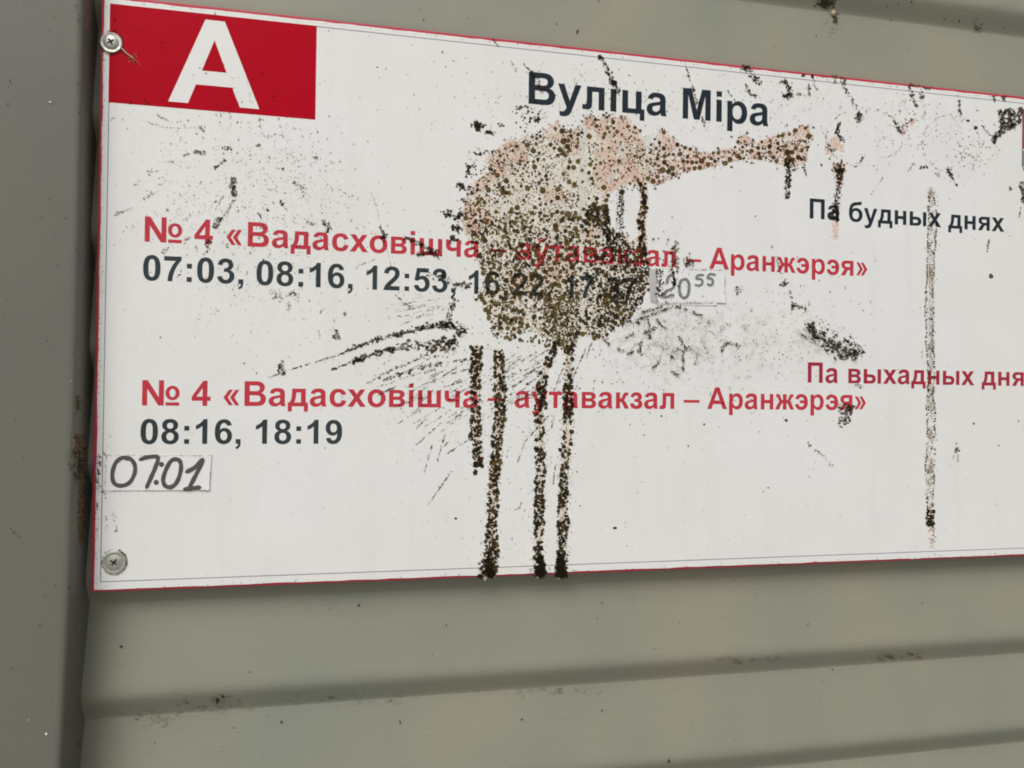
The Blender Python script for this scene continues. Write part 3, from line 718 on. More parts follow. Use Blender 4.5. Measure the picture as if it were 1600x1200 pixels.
PINKS = [[(756, 248), (800, 220), (822, 212), (824, 250), (820, 256), (800, 255), (780, 262), (764, 262)], [(735, 288), (768, 262), (800, 258), (790, 275), (760, 292), (742, 310)], [(725, 320), (760, 310), (770, 350), (745, 368), (724, 360)],
         [(918, 180), (940, 188), (975, 180), (1000, 206), (1012, 245), (1008, 290), (985, 286), (962, 296), (948, 305), (930, 295), (925, 265), (930, 235), (940, 222), (928, 205), (914, 200)],
         ARM, [(880, 200), (905, 206), (905, 240), (890, 240)], [(850, 205), (872, 190), (880, 215), (860, 222)], [(840, 300), (880, 296), (884, 312), (850, 320)], [(905, 360), (928, 350), (935, 370), (918, 380)],
         [(850, 400), (890, 410), (900, 430), (860, 445), (845, 425)], [(795, 428), (830, 432), (830, 452), (800, 448)], strip([(744, 545, 7), (744, 572, 8), (744, 600, 6)]), strip([(776, 720, 7), (770, 765, 6)]),
         strip(LEG), strip([(1311, 256, 8), (1309, 290, 6)]), [(1289, 226), (1304, 212), (1311, 220), (1320, 232), (1308, 236), (1300, 244), (1290, 238)], [(1404, 206), (1416, 192), (1432, 184), (1420, 200), (1410, 212)], [(1304, 312), (1311, 310), (1305, 318)], [(1230, 282), (1237, 282), (1235, 288)],
         strip([(1304, 345, 4.5), (1304, 362, 4.5), (1304, 376, 4.5)]), strip([(1456, 826, 4), (1456, 842, 3.5), (1455, 856, 3)])]
film('faded_pink_paint', PINKS, -.000217, M_pink, 2.2)
M_bare = film_mat('washed_bare_patch', alb(214, 213, 206), alb(206, 205, 196), .0, .85, 120, 21)
film('bare_patch', [[(904, 196), (914, 200), (916, 240), (918, 300), (914, 360), (917, 430), (916, 520), (906, 518), (903, 430), (906, 360), (903, 290), (905, 240)], [(1010, 216), (1018, 210), (1021, 250), (1018, 286), (1010, 284), (1012, 250)], [(962, 226), (976, 220), (981, 236), (968, 244)], [(931, 231), (941, 230), (942, 239), (934, 240)], [(945, 275), (965, 258), (974, 262), (960, 282), (948, 290)]], -.000226, M_bare, 2.4)
sp = Stain()
# large colonies read off the photograph
BIG = [(824, 227, 4.2), (833, 236, 4.4), (835, 261, 4.2), (777, 274, 4.2), (791, 283, 4.5), (763, 297, 4.2), (785, 294, 3.6), (795, 302, 4.2), (824, 294, 4.6), (848, 298, 4.8), (842, 286, 3.4), (871, 296, 4.2), (853, 275, 3), (871, 243, 3), (860, 226, 3.4), (866, 232, 3.2), (878, 205, 4.5), (880, 221, 5), (888, 220, 4), (875, 234, 4.4), (886, 229, 4), (890, 235, 3.4), (903, 210, 3.4), (901, 229, 3.2), (920, 213, 4.4), (903, 252, 4), (890, 253, 3.4), (896, 262, 4.2), (880, 272, 3.4), (889, 284, 4), (897, 288, 4), (922, 257, 3.6), (920, 270, 3), (924, 279, 3.4), (926, 287, 2.6), (943, 293, 4.2), (972, 300, 4), (938, 255, 3), (967, 252, 3.6), (945, 209, 3.3), (949, 200, 3.6), (943, 215, 3), (932, 197, 3.6), (964, 206, 3.4), (981, 198, 3.2), (992, 199, 2.6), (958, 191, 3.4), (930, 187, 3), (992, 244, 2.6), (996, 282, 3), (1010, 252, 3), (984, 287, 2.6),
       (1037, 207, 3.4), (1030, 223, 3), (1037, 232, 3.6), (1025, 232, 2.8), (1028, 242, 3), (1038, 244, 3.8), (1027, 248, 3.2), (1038, 254, 4), (1023, 256, 2.8), (1035, 266, 5.2), (1050, 263, 4.4), (1044, 268, 4), (1027, 276, 3.4), (1012, 279, 3.8), (1020, 283, 4.4), (1030, 284, 3), (1051, 272, 3.4), (1058, 226, 3.4), (1062, 241, 4), (1070, 231, 3), (1078, 233, 3), (1074, 245, 3), (1067, 252, 3.2), (1074, 253, 3), (1081, 254, 3.6), (1088, 244, 3), (1096, 252, 4.4), (1088, 254, 3), (1100, 247, 2.8), (1093, 262, 4), (1085, 263, 3.4), (1076, 264, 2.8), (1106, 257, 4), (1117, 252, 3), (1114, 239, 2.6), (1122, 239, 3), (1111, 248, 2.8), (1133, 255, 4.2), (1140, 249, 4.2), (1147, 239, 2.8), (1152, 244, 4), (1156, 247, 3.6), (1153, 222, 3), (1160, 230, 2.6), (1174, 236, 3.6), (1184, 231, 3.2), (1185, 240, 3.4), (1187, 246, 3.2), (1190, 222, 2.6), (1191, 232, 2.2), (1202, 229, 4), (1202, 238, 3.4), (1203, 220, 2.8), (1208, 246, 3.4), (1213, 252, 3.4), (1216, 213, 3.2), (1222, 212, 3.2), (1215, 224, 3), (1222, 229, 2.4), (1215, 232, 2.8), (1227, 228, 3.4), (1233, 210, 2.4), (1242, 204, 4), (1258, 200, 2.8), (1230, 238, 5), (1237, 238, 4), (1232, 246, 4), (1238, 250, 4.2), (1243, 232, 3.8), (1252, 235, 3.4), (1247, 246, 4.2), (1252, 249, 3), (1263, 213, 4.6),
       (746, 310, 3), (752, 311, 3.2), (748, 328, 3.4), (775, 331, 3.2), (799, 327, 3.4), (808, 324, 4.4), (835, 324, 3.2), (845, 343, 3), (844, 320, 2.8), (804, 348, 4), (820, 355, 3.6), (829, 356, 3.6), (868, 354, 4.4), (871, 309, 4), (882, 308, 3.2), (889, 335, 4.4), (899, 332, 3), (868, 352, 4), (899, 357, 4), (883, 361, 3.4), (891, 364, 3.6), (895, 370, 3.4), (903, 370, 3.2), (888, 378, 3.6), (928, 320, 4.6), (921, 323, 3), (947, 313, 3.6), (941, 326, 4.4), (918, 345, 4), (925, 340, 4.4), (938, 348, 4), (946, 340, 3.8), (920, 378, 3.4), (933, 382, 3), (923, 392, 5), (931, 400, 4.4), (966, 368, 4.6), (950, 372, 3.2), (962, 392, 3.4), (1000, 372, 4), (998, 348, 3.6), (1000, 356, 3.2), (1004, 334, 4.2), (1007, 316, 3.4), (1006, 324, 3.4), (998, 391, 5.5), (1002, 400, 5), (994, 404, 4.5),
       (774, 474, 3.8), (791, 478, 3.2), (786, 483, 3), (757, 473, 3.8), (816, 485, 3.4), (842, 484, 3), (800, 501, 3), (798, 500, 3), (806, 503, 2.6), (812, 504, 3), (814, 510, 3.4), (793, 513, 3.6), (803, 514, 3.6), (781, 505, 4), (787, 499, 3.4), (772, 512, 3), (824, 509, 3.4), (856, 463, 5), (867, 444, 4.4), (873, 446, 4.4), (946, 470, 5), (950, 462, 5), (945, 461, 4.5), (955, 465, 4.5), (948, 476, 4.5), (965, 483, 4.4), (970, 490, 4.2), (985, 491, 3.8), (972, 504, 4.4), (910, 522, 4), (935, 525, 4), (928, 528, 4)]
for x, y, rad in BIG:
    sp.blob(x, y, rad, C_OL if rng.random() < .7 else C_DO, a=.95, ca=.88, rough=.07); pk.add(x, y, rad)
CLUMPS = [(803, 350), (775, 360), (790, 366), (765, 352), (825, 355), (738, 390), (748, 395), (757, 405), (770, 404), (815, 385), (835, 391), (845, 405), (812, 401), (795, 413), (780, 420), (790, 430), (770, 435), (800, 441), (830, 426), (820, 417), (862, 410), (871, 420), (875, 400), (860, 394), (880, 440), (866, 446), (842, 440), (760, 470), (776, 476), (790, 480), (762, 484), (785, 500), (802, 504), (815, 510), (860, 470), (875, 480), (870, 500), (885, 520), (895, 500), (862, 490), (880, 465), (893, 475), (880, 535),
          (880, 222), (889, 234), (875, 240), (780, 290), (787, 300), (748, 318), (895, 370), (888, 382), (868, 355), (885, 340)]
CLUMPS_D = [(925, 330), (940, 345), (925, 346), (948, 350), (930, 390), (945, 400), (970, 400), (985, 410), (965, 420), (995, 430), (1005, 440), (930, 425), (920, 440), (945, 470), (960, 480), (975, 490), (940, 500), (925, 512), (950, 440), (985, 452), (975, 440), (960, 412), (990, 470), (952, 385), (1000, 418), (955, 500), (938, 455), (905, 520)]
for L_, cs_, mm in ((CLUMPS, [C_OL, C_DO, C_OL], 13), (CLUMPS_D, [C_BR, C_DK, C_DO], 20)):
    for cx_, cy_ in L_:
        sp_ = rng.uniform(3.5, 7.5)
        for _ in range(int(mm * rng.uniform(.6, 1.5))):
            x, y = cx_ + rng.normal(0, sp_), cy_ + rng.normal(0, sp_ * .8); rad = 1.0 + 3.0 * rng.random() ** 1.7
            if (903 < x < 917 and rng.random() < .7) or not inside(BODY, x, y) or not pk.ok(x, y, rad, .62): continue
            pk.add(x, y, rad); sp.blob(x, y, rad, cs_[rng.integers(len(cs_))], a=.95, ca=.88, rough=.1, asp=rng.uniform(.9, 1.2), ang=rng.random() * 3)
def dens_body(x, y):
    d_ = .08 + 1.5 * N20(x, y) * (.3 + 1.3 * N9(x, y))
    if 903 < x < 917 and y < 520: d_ *= .22
    if y < 300: d_ *= .75
    return d_
PINKTOP = [(918, 180), (975, 180), (1013, 240), (1006, 296), (950, 300), (922, 292), (918, 240)]
UL = [(735, 288), (775, 235), (830, 210), (872, 190), (915, 200), (915, 335), (722, 335)]
MID = [(722, 330), (915, 330), (915, 420), (900, 552), (775, 526), (748, 464), (757, 434)]
RIGHT = [(915, 305), (950, 305), (952, 350), (968, 374), (1006, 380), (1014, 436), (984, 496), (945, 526), (915, 522)]
DARKR = [(960, 385), (1008, 390), (1018, 440), (1004, 468), (985, 496), (950, 510), (930, 470), (935, 455), (990, 440), (965, 412)]
fill(sp, DARKR, 230, 1.4, 4.6, [C_BR, C_DK, C_BR, C_DO], k=.74, dens=lambda x, y: .4 + N9(x, y) * .9, tries=8)
fill(sp, [(915, 330), (950, 320), (952, 350), (945, 365), (930, 345), (915, 350)], 60, 1.6, 4, [C_BR, C_DK], k=.6, tries=8)
fill(sp, [(850, 465), (905, 455), (908, 520), (890, 550), (868, 535), (848, 515)], 330, 1.3, 3.4, [C_OL, C_DO, C_DO], k=.74, dens=lambda x, y: .45 + N9(x, y) * .8, tries=7)
fill(sp, RIGHT, 330, 1.2, 3.8, [C_DO, C_DK, C_BR], k=.78, dens=lambda x, y: (.25 + N20(x, y)) * (1.1 if y > 385 else .55), tries=7)
fill(sp, MID, 680, 1.2, 3.9, [C_OL, C_DO, C_OL, C_DK], k=.74, dens=lambda x, y: dens_body(x, y) * (.55 if y < 350 else (1.0 if y < 470 else .6)) * (.45 if (805 < x < 845 and 470 < y < 530) else 1) * (.5 if (820 < x < 870 and 350 < y < 380) else 1), power=1.5, tries=8)
fill(sp, UL, 330, 1.1, 3.0, [C_DO, C_OL, C_DK], k=.95, dens=lambda x, y: dens_body(x, y) * .9, power=2.4, tries=7)
fill(sp, PINKTOP, 200, .9, 2.2, [C_DO, C_DK], k=1.0, dens=lambda x, y: .25 + (.75 if 980 < x < 1012 and 215 < y < 262 else .0) + .2 * N9(x, y), power=2, tries=8)
fill(sp, ARM, 260, .9, 2.6, [C_OL, C_DO], k=.92, dens=lambda x, y: .25 + .8 * (y > 228 + (x > 1160) * -10), power=2, tries=6)
fill(sp, BODY, 2300, .45, 1.15, [C_DO, C_DK, C_OL], k=.85, dens=lambda x, y: (.35 + .8 * N9(x, y)) * (.28 if (x > 918 and y < 300) else (.35 if 903 < x < 917 else 1)) * (.75 if y < 330 else 1) * (1.2 if y > 330 else 1.0), power=1.2, a=.85, tries=4)
fill(sp, ARM, 260, .4, .95, [C_DO, C_DK], k=.9, power=1.2, a=.85)
for poly_, n_ in ((BODY, 620), (ARM, 260)):                     # spray thrown past the rim
    pg = np.array(poly_, float); cen = pg.mean(0)
    for _ in range(n_):
        i = rng.integers(len(pg)); t = rng.random(); p_ = pg[i] * (1 - t) + pg[(i + 1) % len(pg)] * t
        if N9(p_[0] + 50, p_[1] + 31) < .42 or (p_[1] > 525 and rng.random() < .5): continue
        e_ = pg[(i + 1) % len(pg)] - pg[i]; nn = np.array([e_[1], -e_[0]]) / (np.linalg.norm(e_) + 1e-9)
        q_ = p_ + nn * rng.normal(1.5, 3.2)
        rad = .5 + 1.9 * rng.random() ** 2.4
        if pk.ok(q_[0], q_[1], rad, .7): pk.add(q_[0], q_[1], rad); sp.blob(q_[0], q_[1], rad, [C_DK, C_DO, C_BR][rng.integers(3)], a=.88, rough=.25)
# the ragged tufts along the left edge of the splash
for cx_, cy_, rx, ry, n_ in [(700, 335, 8, 7, 26), (717, 337, 8, 9, 24), (713, 357, 9, 5, 34), (709, 372, 10, 6, 30), (725, 315, 4, 6, 12), (722, 293, 9, 5, 14), (716, 288, 5, 5, 12), (742, 300, 9, 6, 16), (748, 196, 12, 5, 22), (763, 206, 10, 5, 20), (745, 240, 5, 4, 8), (768, 262, 4, 5, 6), (782, 196, 7, 4, 9), (736, 265, 10, 12, 22), (770, 240, 18, 8, 20), (830, 180, 22, 16, 36), (836, 186, 9, 6, 20), (815, 168, 10, 4, 12), (734, 270, 6, 3, 8)]:
    for _ in range(n_):
        sp.blob(cx_ + rng.normal(0, rx * .5), cy_ + rng.normal(0, ry * .5), rng.uniform(.6, 2.5) * (1 if n_ > 20 else .75), [C_DK, C_DO, C_GY][rng.integers(3)], a=.9)
sp.poly([(740, 190), (746, 188), (750, 197), (752, 206), (744, 206), (740, 198)], C_DK); sp.poly([(753, 196), (758, 196), (754, 202)], C_DK); sp.poly([(758, 204), (766, 204), (771, 209), (768, 211), (760, 208)], C_DK)
sp.poly([(745, 241), (750, 238), (754, 242), (751, 244)], C_DK); sp.poly([(762, 264), (766, 260), (771, 266), (769, 268), (763, 266)], C_DK); sp.poly([(714, 284), (724, 288), (727, 294), (724, 297)], C_DK)
splat = sp.build('mould_splat', sign)

def drip(path, n, r0, r1, cols, name, edge=0.0, clean_=None, fine=1.0, a=.95):
    st = Stain(); pth = np.array(path, float)
    seg = np.hypot(np.diff(pth[:, 0]), np.diff(pth[:, 1])); cum = np.concatenate([[0], np.cumsum(seg)])
    def at(t):
        s_ = t * cum[-1]
        return [np.interp(s_, cum, pth[:, i]) for i in range(3)]
    pk2 = Packer()
    for _ in range(int(n * 2.2)):
        t = rng.random(); x, y, w = at(t)
        o = rng.uniform(-1, 1)
        if edge and rng.random() < edge: o = math.copysign(1 - abs(rng.normal(0, .18)), o)
        w *= .72 + .55 * float(N20(x * 3 + 500, y)); x += (float(N40(x + 900, y * 1.6)) - .5) * 3.5
        q = x + o * w * .88
        if N20(q + 300, y + 77) < .36 and rng.random() < .8: continue
        rad = r0 + (r1 - r0) * rng.random() ** 1.4
        if not pk2.ok(q, y, rad, .58): continue
        pk2.add(q, y, rad)
        st.blob(q, y, rad, cols[rng.integers(len(cols))], a=a, rough=.14)
    for _ in range(int(n * 1.6 * fine)):
        t = rng.random(); x, y, w = at(t)
        q = x + rng.normal(0, .62) * w
        st.blob(q, y, rng.uniform(.35, 1.0), cols[rng.integers(len(cols))], a=.85)
    return st
dk = [C_DO, C_DK, C_DK, C_BR]
for i, (pth, n_) in enumerate(((DR1, 220), (DR2, 420), (DR3, 400), (DR4, 430))):
    st = drip(pth, n_, 1.4, 4.0, dk if i != 1 else [C_DO, C_DK, C_OL, C_DK], 'd', edge=.25 if i in (1, 2) else .1)
    x, y, w = pth[-1]
    if i:
        for _ in range(70):                                   # the swollen dark foot at the sign's lower edge
            st.blob(x + rng.normal(0, w * .42), y - abs(rng.normal(0, 13)), rng.uniform(1.5, 4.2), [C_DK, C_BR][rng.integers(2)], a=.72)
        for _ in range(40): st.blob(x + rng.normal(0, w * .9), y - abs(rng.normal(0, 16)), rng.uniform(.4, 1.1), C_DK, a=.85)
    else:
        st.poly([(739, 719), (744, 727), (750, 724), (752, 718), (750, 729), (744, 731), (739, 728)], C_DK)
        st.poly([(738, 737), (743, 733), (747, 736), (745, 742), (740, 743)], C_DK)
    st.build('mould_drip', sign)
drip(DR5, 420, .6, 1.8, [C_DO, C_DK, C_GY], 'd', edge=.86, fine=.55, a=.85).build('mould_drip', sign)
st = drip(DR6, 120, 1.0, 2.9, dk, 'd', edge=.1)
for _ in range(70): st.blob(1311 + rng.normal(0, 5), 262 + rng.normal(0, 6), rng.uniform(.5, 1.9), C_DK, a=.9)
st.build('mould_drip', sign)
st = drip(DR7, 80, .9, 2.8, dk, 'd')
for x, y in ((1257, 258), (1257, 266), (1259, 274), (1256, 262), (1259, 271)): st.blob(x, y, rng.uniform(1.2, 2.2), C_DK)
st.build('mould_drip', sign)
st = drip(LEG, 90, 1.3, 3.6, dk, 'd', edge=.2); st.build('mould_drip', sign)
st = drip([(970, 296, 4), (969, 330, 5), (968, 360, 6), (966, 385, 8)], 130, .5, 1.9, dk, 'd', edge=.4)
for _ in range(90): st.blob(953 + rng.normal(0, 6), 372 + rng.normal(0, 9), rng.uniform(.6, 2.3), C_BR, a=.9)
st.build('mould_drip', sign)
st = Stain()
for _ in range(260):                                           # the dried translucent water run between the two dotted rims
    y = rng.uniform(292, 824); st.blob(1454 + rng.normal(0, 2.2), y, rng.uniform(2, 4.5), [C_TAN, C_GY][rng.integers(2)], a=rng.uniform(.04, .14), asp=1.0, rough=.25)
st.build('dried_water_run', sign)
st = Stain()                                                   # foot of the long right-hand run
for _ in range(60):
    q, y = 1453.5 + rng.uniform(-6, 6), rng.uniform(795, 823)
    if abs(q - 1455) < 3 and y < 806: continue
    st.blob(q, y, rng.uniform(1.0, 2.4), C_DO, a=.93)
for _ in range(22): st.blob(1456 + rng.normal(0, 2.5), rng.uniform(824, 850), rng.uniform(.5, 1.3), C_GY, a=.8)
st.build('mould_drip', sign)

# ---- streaks
sk = Stain()
def streak(pts, w, n, r0, r1, cols=(C_DK, C_DO, C_GY), asp=1.4, a=.87):
    pth = np.array(pts, float); seg = np.hypot(*np.diff(pth, axis=0).T); cum = np.concatenate([[0], np.cumsum(seg)])
    pk3 = Packer(); thin = max(w) < 1.2
    if thin: a *= .78
    for _ in range(n):
        s_ = rng.random() * cum[-1]; x, y = np.interp(s_, cum, pth[:, 0]), np.interp(s_, cum, pth[:, 1])
        i = min(len(seg) - 1, max(0, np.searchsorted(cum, s_) - 1))
        ang = math.atan2(*(pth[i + 1] - pth[i])[::-1])
        t = s_ / cum[-1]; ww = w[0] + (w[1] - w[0]) * t
        o = rng.normal(0, .5) * ww
        px, py = x - o * math.sin(ang), y + o * math.cos(ang)
        if N9(px + 211, py + 97) < .40 and rng.random() < .5: continue
        rad = r0 + (r1 - r0) * rng.random() ** 2.2
        if not thin and not pk3.ok(px, py, rad, .55): continue
        pk3.add(px, py, rad)
        sk.blob(px, py, rad, cols[rng.integers(len(cols))], a=a * rng.uniform(.75, 1.05), ang=ang + rng.normal(0, .5), asp=1 + (asp * rng.uniform(.8, 1.5) - 1) * (1 if thin else .6), rough=.24)
streak([(420, 590), (450, 579), (520, 557), (560, 543)], (.6, 1.6), 110, .5, 1.2, asp=2.2)
streak([(540, 549), (590, 530), (640, 517), (665, 512), (700, 508), (722, 510)], (2.2, 6), 260, .8, 2.8, dk)
streak([(655, 512), (690, 506), (715, 514), (728, 522)], (3, 9), 200, .8, 2.8, dk)
streak([(518, 578), (548, 566), (580, 554)], (.8, 3), 90, .6, 1.8, asp=1.8)
streak([(550, 566), (600, 548), (640, 540), (680, 536), (715, 531)], (4, 8), 330, .8, 2.9, dk)
streak([(665, 545), (690, 545), (700, 540), (715, 535)], (8, 9), 150, .8, 2.6, [C_DO, C_OL, C_DK])
streak([(572, 600), (612, 578), (650, 562), (672, 552)], (1.5, 3), 110, .5, 1.6, asp=1.8)
streak([(600, 595), (650, 576), (690, 568), (740, 560)], (2.5, 3.5), 170, .6, 2.2)
streak([(590, 605), (640, 588), (680, 577)], (1, 2), 60, .4, 1.1, asp=2)
for _ in range(60):                                            # parallel scratches raked down to the left
    x, y = rng.uniform(600, 735), rng.uniform(555, 660); L = rng.uniform(8, 45); sl = rng.uniform(.38, .75)
    if y < 690 - (735 - x) * .8 + 20: streak([(x, y), (x - L, y + L * sl)], (.5, .5), int(L * .7), .25, .75, asp=3, a=.75)
for _ in range(55):
    x, y = rng.uniform(785, 860), rng.uniform(545, 640); L = rng.uniform(8, 34); sl = rng.uniform(.5, .72)
    if (860 - x) * .55 + 545 > y - 60: streak([(x, y), (x - L, y + L * sl)], (.6, .6), int(L * .8), .3, .9, asp=2.6, a=.8)
for x0, y0, x1, y1 in [(745, 632, 700, 660), (745, 627, 712, 650), (690, 660, 650, 695), (695, 678, 683, 720), (676, 692, 663, 738), (736, 684, 700, 708), (858, 648, 820, 690), (866, 650, 862, 668), (820, 690, 808, 725), (868, 725, 864, 756), (838, 762, 825, 772), (815, 785, 808, 797), (880, 575, 865, 610), (905, 590, 898, 612), (915, 545, 895, 590), (930, 528, 920, 543), (922, 540, 916, 560), (942, 545, 936, 556), (664, 655, 650, 670), (706, 735, 668, 790), (740, 590, 690, 606), (735, 576, 705, 584), (700, 690, 692, 700)]:
    streak([(x0, y0), (x1, y1)], (.8, .8), int(math.hypot(x1 - x0, y1 - y0) * .9), .3, .95, asp=2.8, a=.8)
# fine whiskers in the fan left of the splash
for _ in range(26):
    x, y = rng.uniform(640, 715), rng.uniform(462, 500); L = rng.uniform(10, 50)
    streak([(x, y), (x - L, y + L * rng.uniform(.0, .35))], (.6, .6), int(L * .5), .25, .7, asp=2.5, a=.7)
streak([(712, 466), (705, 480), (700, 500)], (6, 5), 70, .5, 2.2, dk)
streak([(690, 425), (700, 438), (712, 445), (735, 448)], (6, 4), 110, .5, 2.4, dk)
streak([(655, 427), (680, 432), (700, 430)], (4, 4), 60, .5, 1.8, dk)
streak([(580, 300), (590, 330), (597, 365)], (.4, .6), 45, .25, .5, asp=3, a=.75)
streak([(595, 355), (599, 370), (602, 380)], (1, 5), 60, .6, 2.0, dk); streak([(592, 372), (606, 369)], (4, 4), 40, .6, 1.9, dk)
streak([(602, 380), (612, 420), (625, 445), (635, 470), (640, 480)], (.4, .4), 55, .25, .5, asp=3, a=.7)
streak([(632, 371), (645, 376), (665, 386), (680, 396), (687, 404)], (4, 6), 130, .6, 2.3, dk); streak([(650, 398), (665, 396), (680, 392), (688, 400)], (4, 4), 90, .6, 2.2, dk)
streak([(552, 418), (585, 406)], (.8, .6), 36, .3, .8, asp=2.4, a=.6); streak([(618, 462), (640, 479)], (.8, .5), 30, .4, 1.0, asp=2.4)
# top edge marks, worked into the margin
streak([(938, 88), (944, 100), (951, 115), (958, 130), (968, 146)], (4, 5), 150, .7, 2.5, dk); sk.blob(937, 90, 4, C_DK); 
streak([(770, 62), (780, 74)], (1.5, 1), 26, .4, 1.4); streak([(797, 95), (808, 112)], (3, 3), 24, .5, 1.5); streak([(819, 100), (830, 114), (842, 132), (850, 145)], (3, 5), 60, .6, 2.0)
streak([(1070, 97), (1076, 120), (1083, 140), (1095, 180), (1103, 205)], (.8, 5), 100, .4, 2.2); streak([(1135, 140), (1148, 158)], (1, 1), 26, .4, .9, asp=2)
streak([(1159, 104), (1172, 112), (1180, 124), (1188, 132)], (5, 6), 130, .7, 2.6, dk); streak([(1164, 130), (1168, 140), (1171, 148)], (2.5, 2.5), 36, .6, 1.9); streak([(1174, 148), (1180, 152)], (3, 3), 22, .6, 2)
streak([(1218, 130), (1222, 126), (1228, 127), (1232, 138), (1235, 148)], (2, 5), 80, .6, 2.2, dk); streak([(1222, 150), (1230, 148), (1234, 154)], (4, 4), 50, .7, 2.4, dk)
sk.blob(1255, 118, 2.8, C_DK); sk.blob(1269, 119, 2.8, C_DK); streak([(1269, 119), (1272, 130), (1276, 142)], (1.5, 2), 34, .5, 1.6); streak([(1263, 130), (1264, 145), (1265, 152)], (2, 2.5), 32, .6, 1.8)
streak([(1244, 146), (1252, 148)], (3, 3), 30, .6, 2); streak([(1302, 118), (1304, 130)], (4, 3), 46, .6, 2.0, [C_DO, C_GY]); streak([(1315, 121), (1318, 130), (1320, 142)], (5, 3), 70, .6, 2.0, [C_DO, C_GY, C_DO])
streak([(1322, 142), (1330, 155), (1338, 170), (1346, 186)], (2.5, 5), 60, .5, 1.8); streak([(1341, 178), (1345, 190)], (5, 5), 60, .7, 2.2, dk); streak([(1354, 170), (1352, 182)], (1.5, 1.5), 16, .5, 1.2)
streak([(1420, 134), (1426, 150), (1432, 166)], (2, 4), 80, .6, 2.2, dk); streak([(1434, 146), (1441, 148), (1438, 155)], (3, 3), 32, .6, 2)
streak([(1420, 132), (1455, 140)], (2, 2), 46, .5, 1.8); streak([(1406, 208), (1414, 195), (1424, 187)], (6, 4), 120, .6, 2.4, dk); streak([(1397, 188), (1402, 202)], (3, 3), 26, .6, 1.8)
streak([(1498, 157), (1499, 168), (1499, 178)], (2, 2.5), 40, .6, 1.9); streak([(1552, 150), (1554, 160)], (2, 2), 34, .5, 1.8); streak([(1566, 150), (1568, 157)], (3, 3), 34, .7, 2.2)
streak([(1564, 172), (1565, 185), (1567, 198), (1562, 208), (1554, 216), (1552, 224)], (5, 3.5), 260, .9, 2.9, dk); streak([(1578, 170), (1580, 188), (1574, 200)], (6, 9), 150, .8, 2.8, dk); streak([(1593, 168), (1593, 185), (1591, 197)], (4, 4), 110, .7, 2.6, dk); streak([(1570, 203), (1585, 195)], (4, 4), 60, .8, 2.4, dk)
streak([(1480, 262), (1485, 275), (1488, 282)], (4, 3), 66, .6, 2.3, dk); streak([(1488, 282), (1494, 290)], (1, 1), 14, .4, .9); sk.blob(1494, 289, 2, C_DK); streak([(1488, 258), (1486, 266)], (1, 1), 12, .4, 1)
streak([(1534, 196), (1540, 205), (1546, 214)], (.8, 3), 40, .3, 1.1, [C_GY, C_DK], asp=2.5); sk.blob(1524, 200, 3, C_DK); sk.blob(1512, 189, 2.2, C_DK)
streak([(1437, 262), (1449, 260)], (4, 4), 46, .7, 2.6, dk); streak([(1418, 268), (1428, 254)], (1.5, 1.5), 20, .4, 1.0); streak([(1464, 270), (1466, 278)], (3, 2.5), 26, .6, 1.8)
streak([(1596, 284), (1598, 300), (1599, 318)], (4, 3), 90, .8, 2.6, dk); streak([(1592, 340), (1594, 325)], (1.5, 1.5), 16, .5, 1.5); streak([(1577, 292), (1582, 298)], (3, 3), 22, .6, 1.8)
streak([(1288, 230), (1300, 236), (1306, 232)], (5, 5), 50, .6, 2.1, dk); streak([(1306, 210), (1311, 192)], (5, 2), 60, .7, 2.2, dk); streak([(1310, 212), (1320, 222)], (4, 2), 40, .6, 2.0, dk)
streak([(1360, 305), (1383, 300 - 28)], (.6, .5), 40, .25, .7, [C_GY], asp=2.5, a=.8)
streak([(1335, 262), (1342, 254), (1352, 242)], (3, 2), 50, .4, 1.6, [C_DK, C_GY]); sk.blob(1283, 258, 2, C_DK)
streak([(1545, 375), (1541, 385)], (1, 1), 12, .5, 1.3); streak([(1546, 377), (1541, 395)], (1.2, 1.2), 18, .6, 1.6)
sk.blob(1548, 432, 3.6, C_DK, ca=.6); streak([(1440, 548), (1440, 560)], (.6, .6), 14, .3, .7)
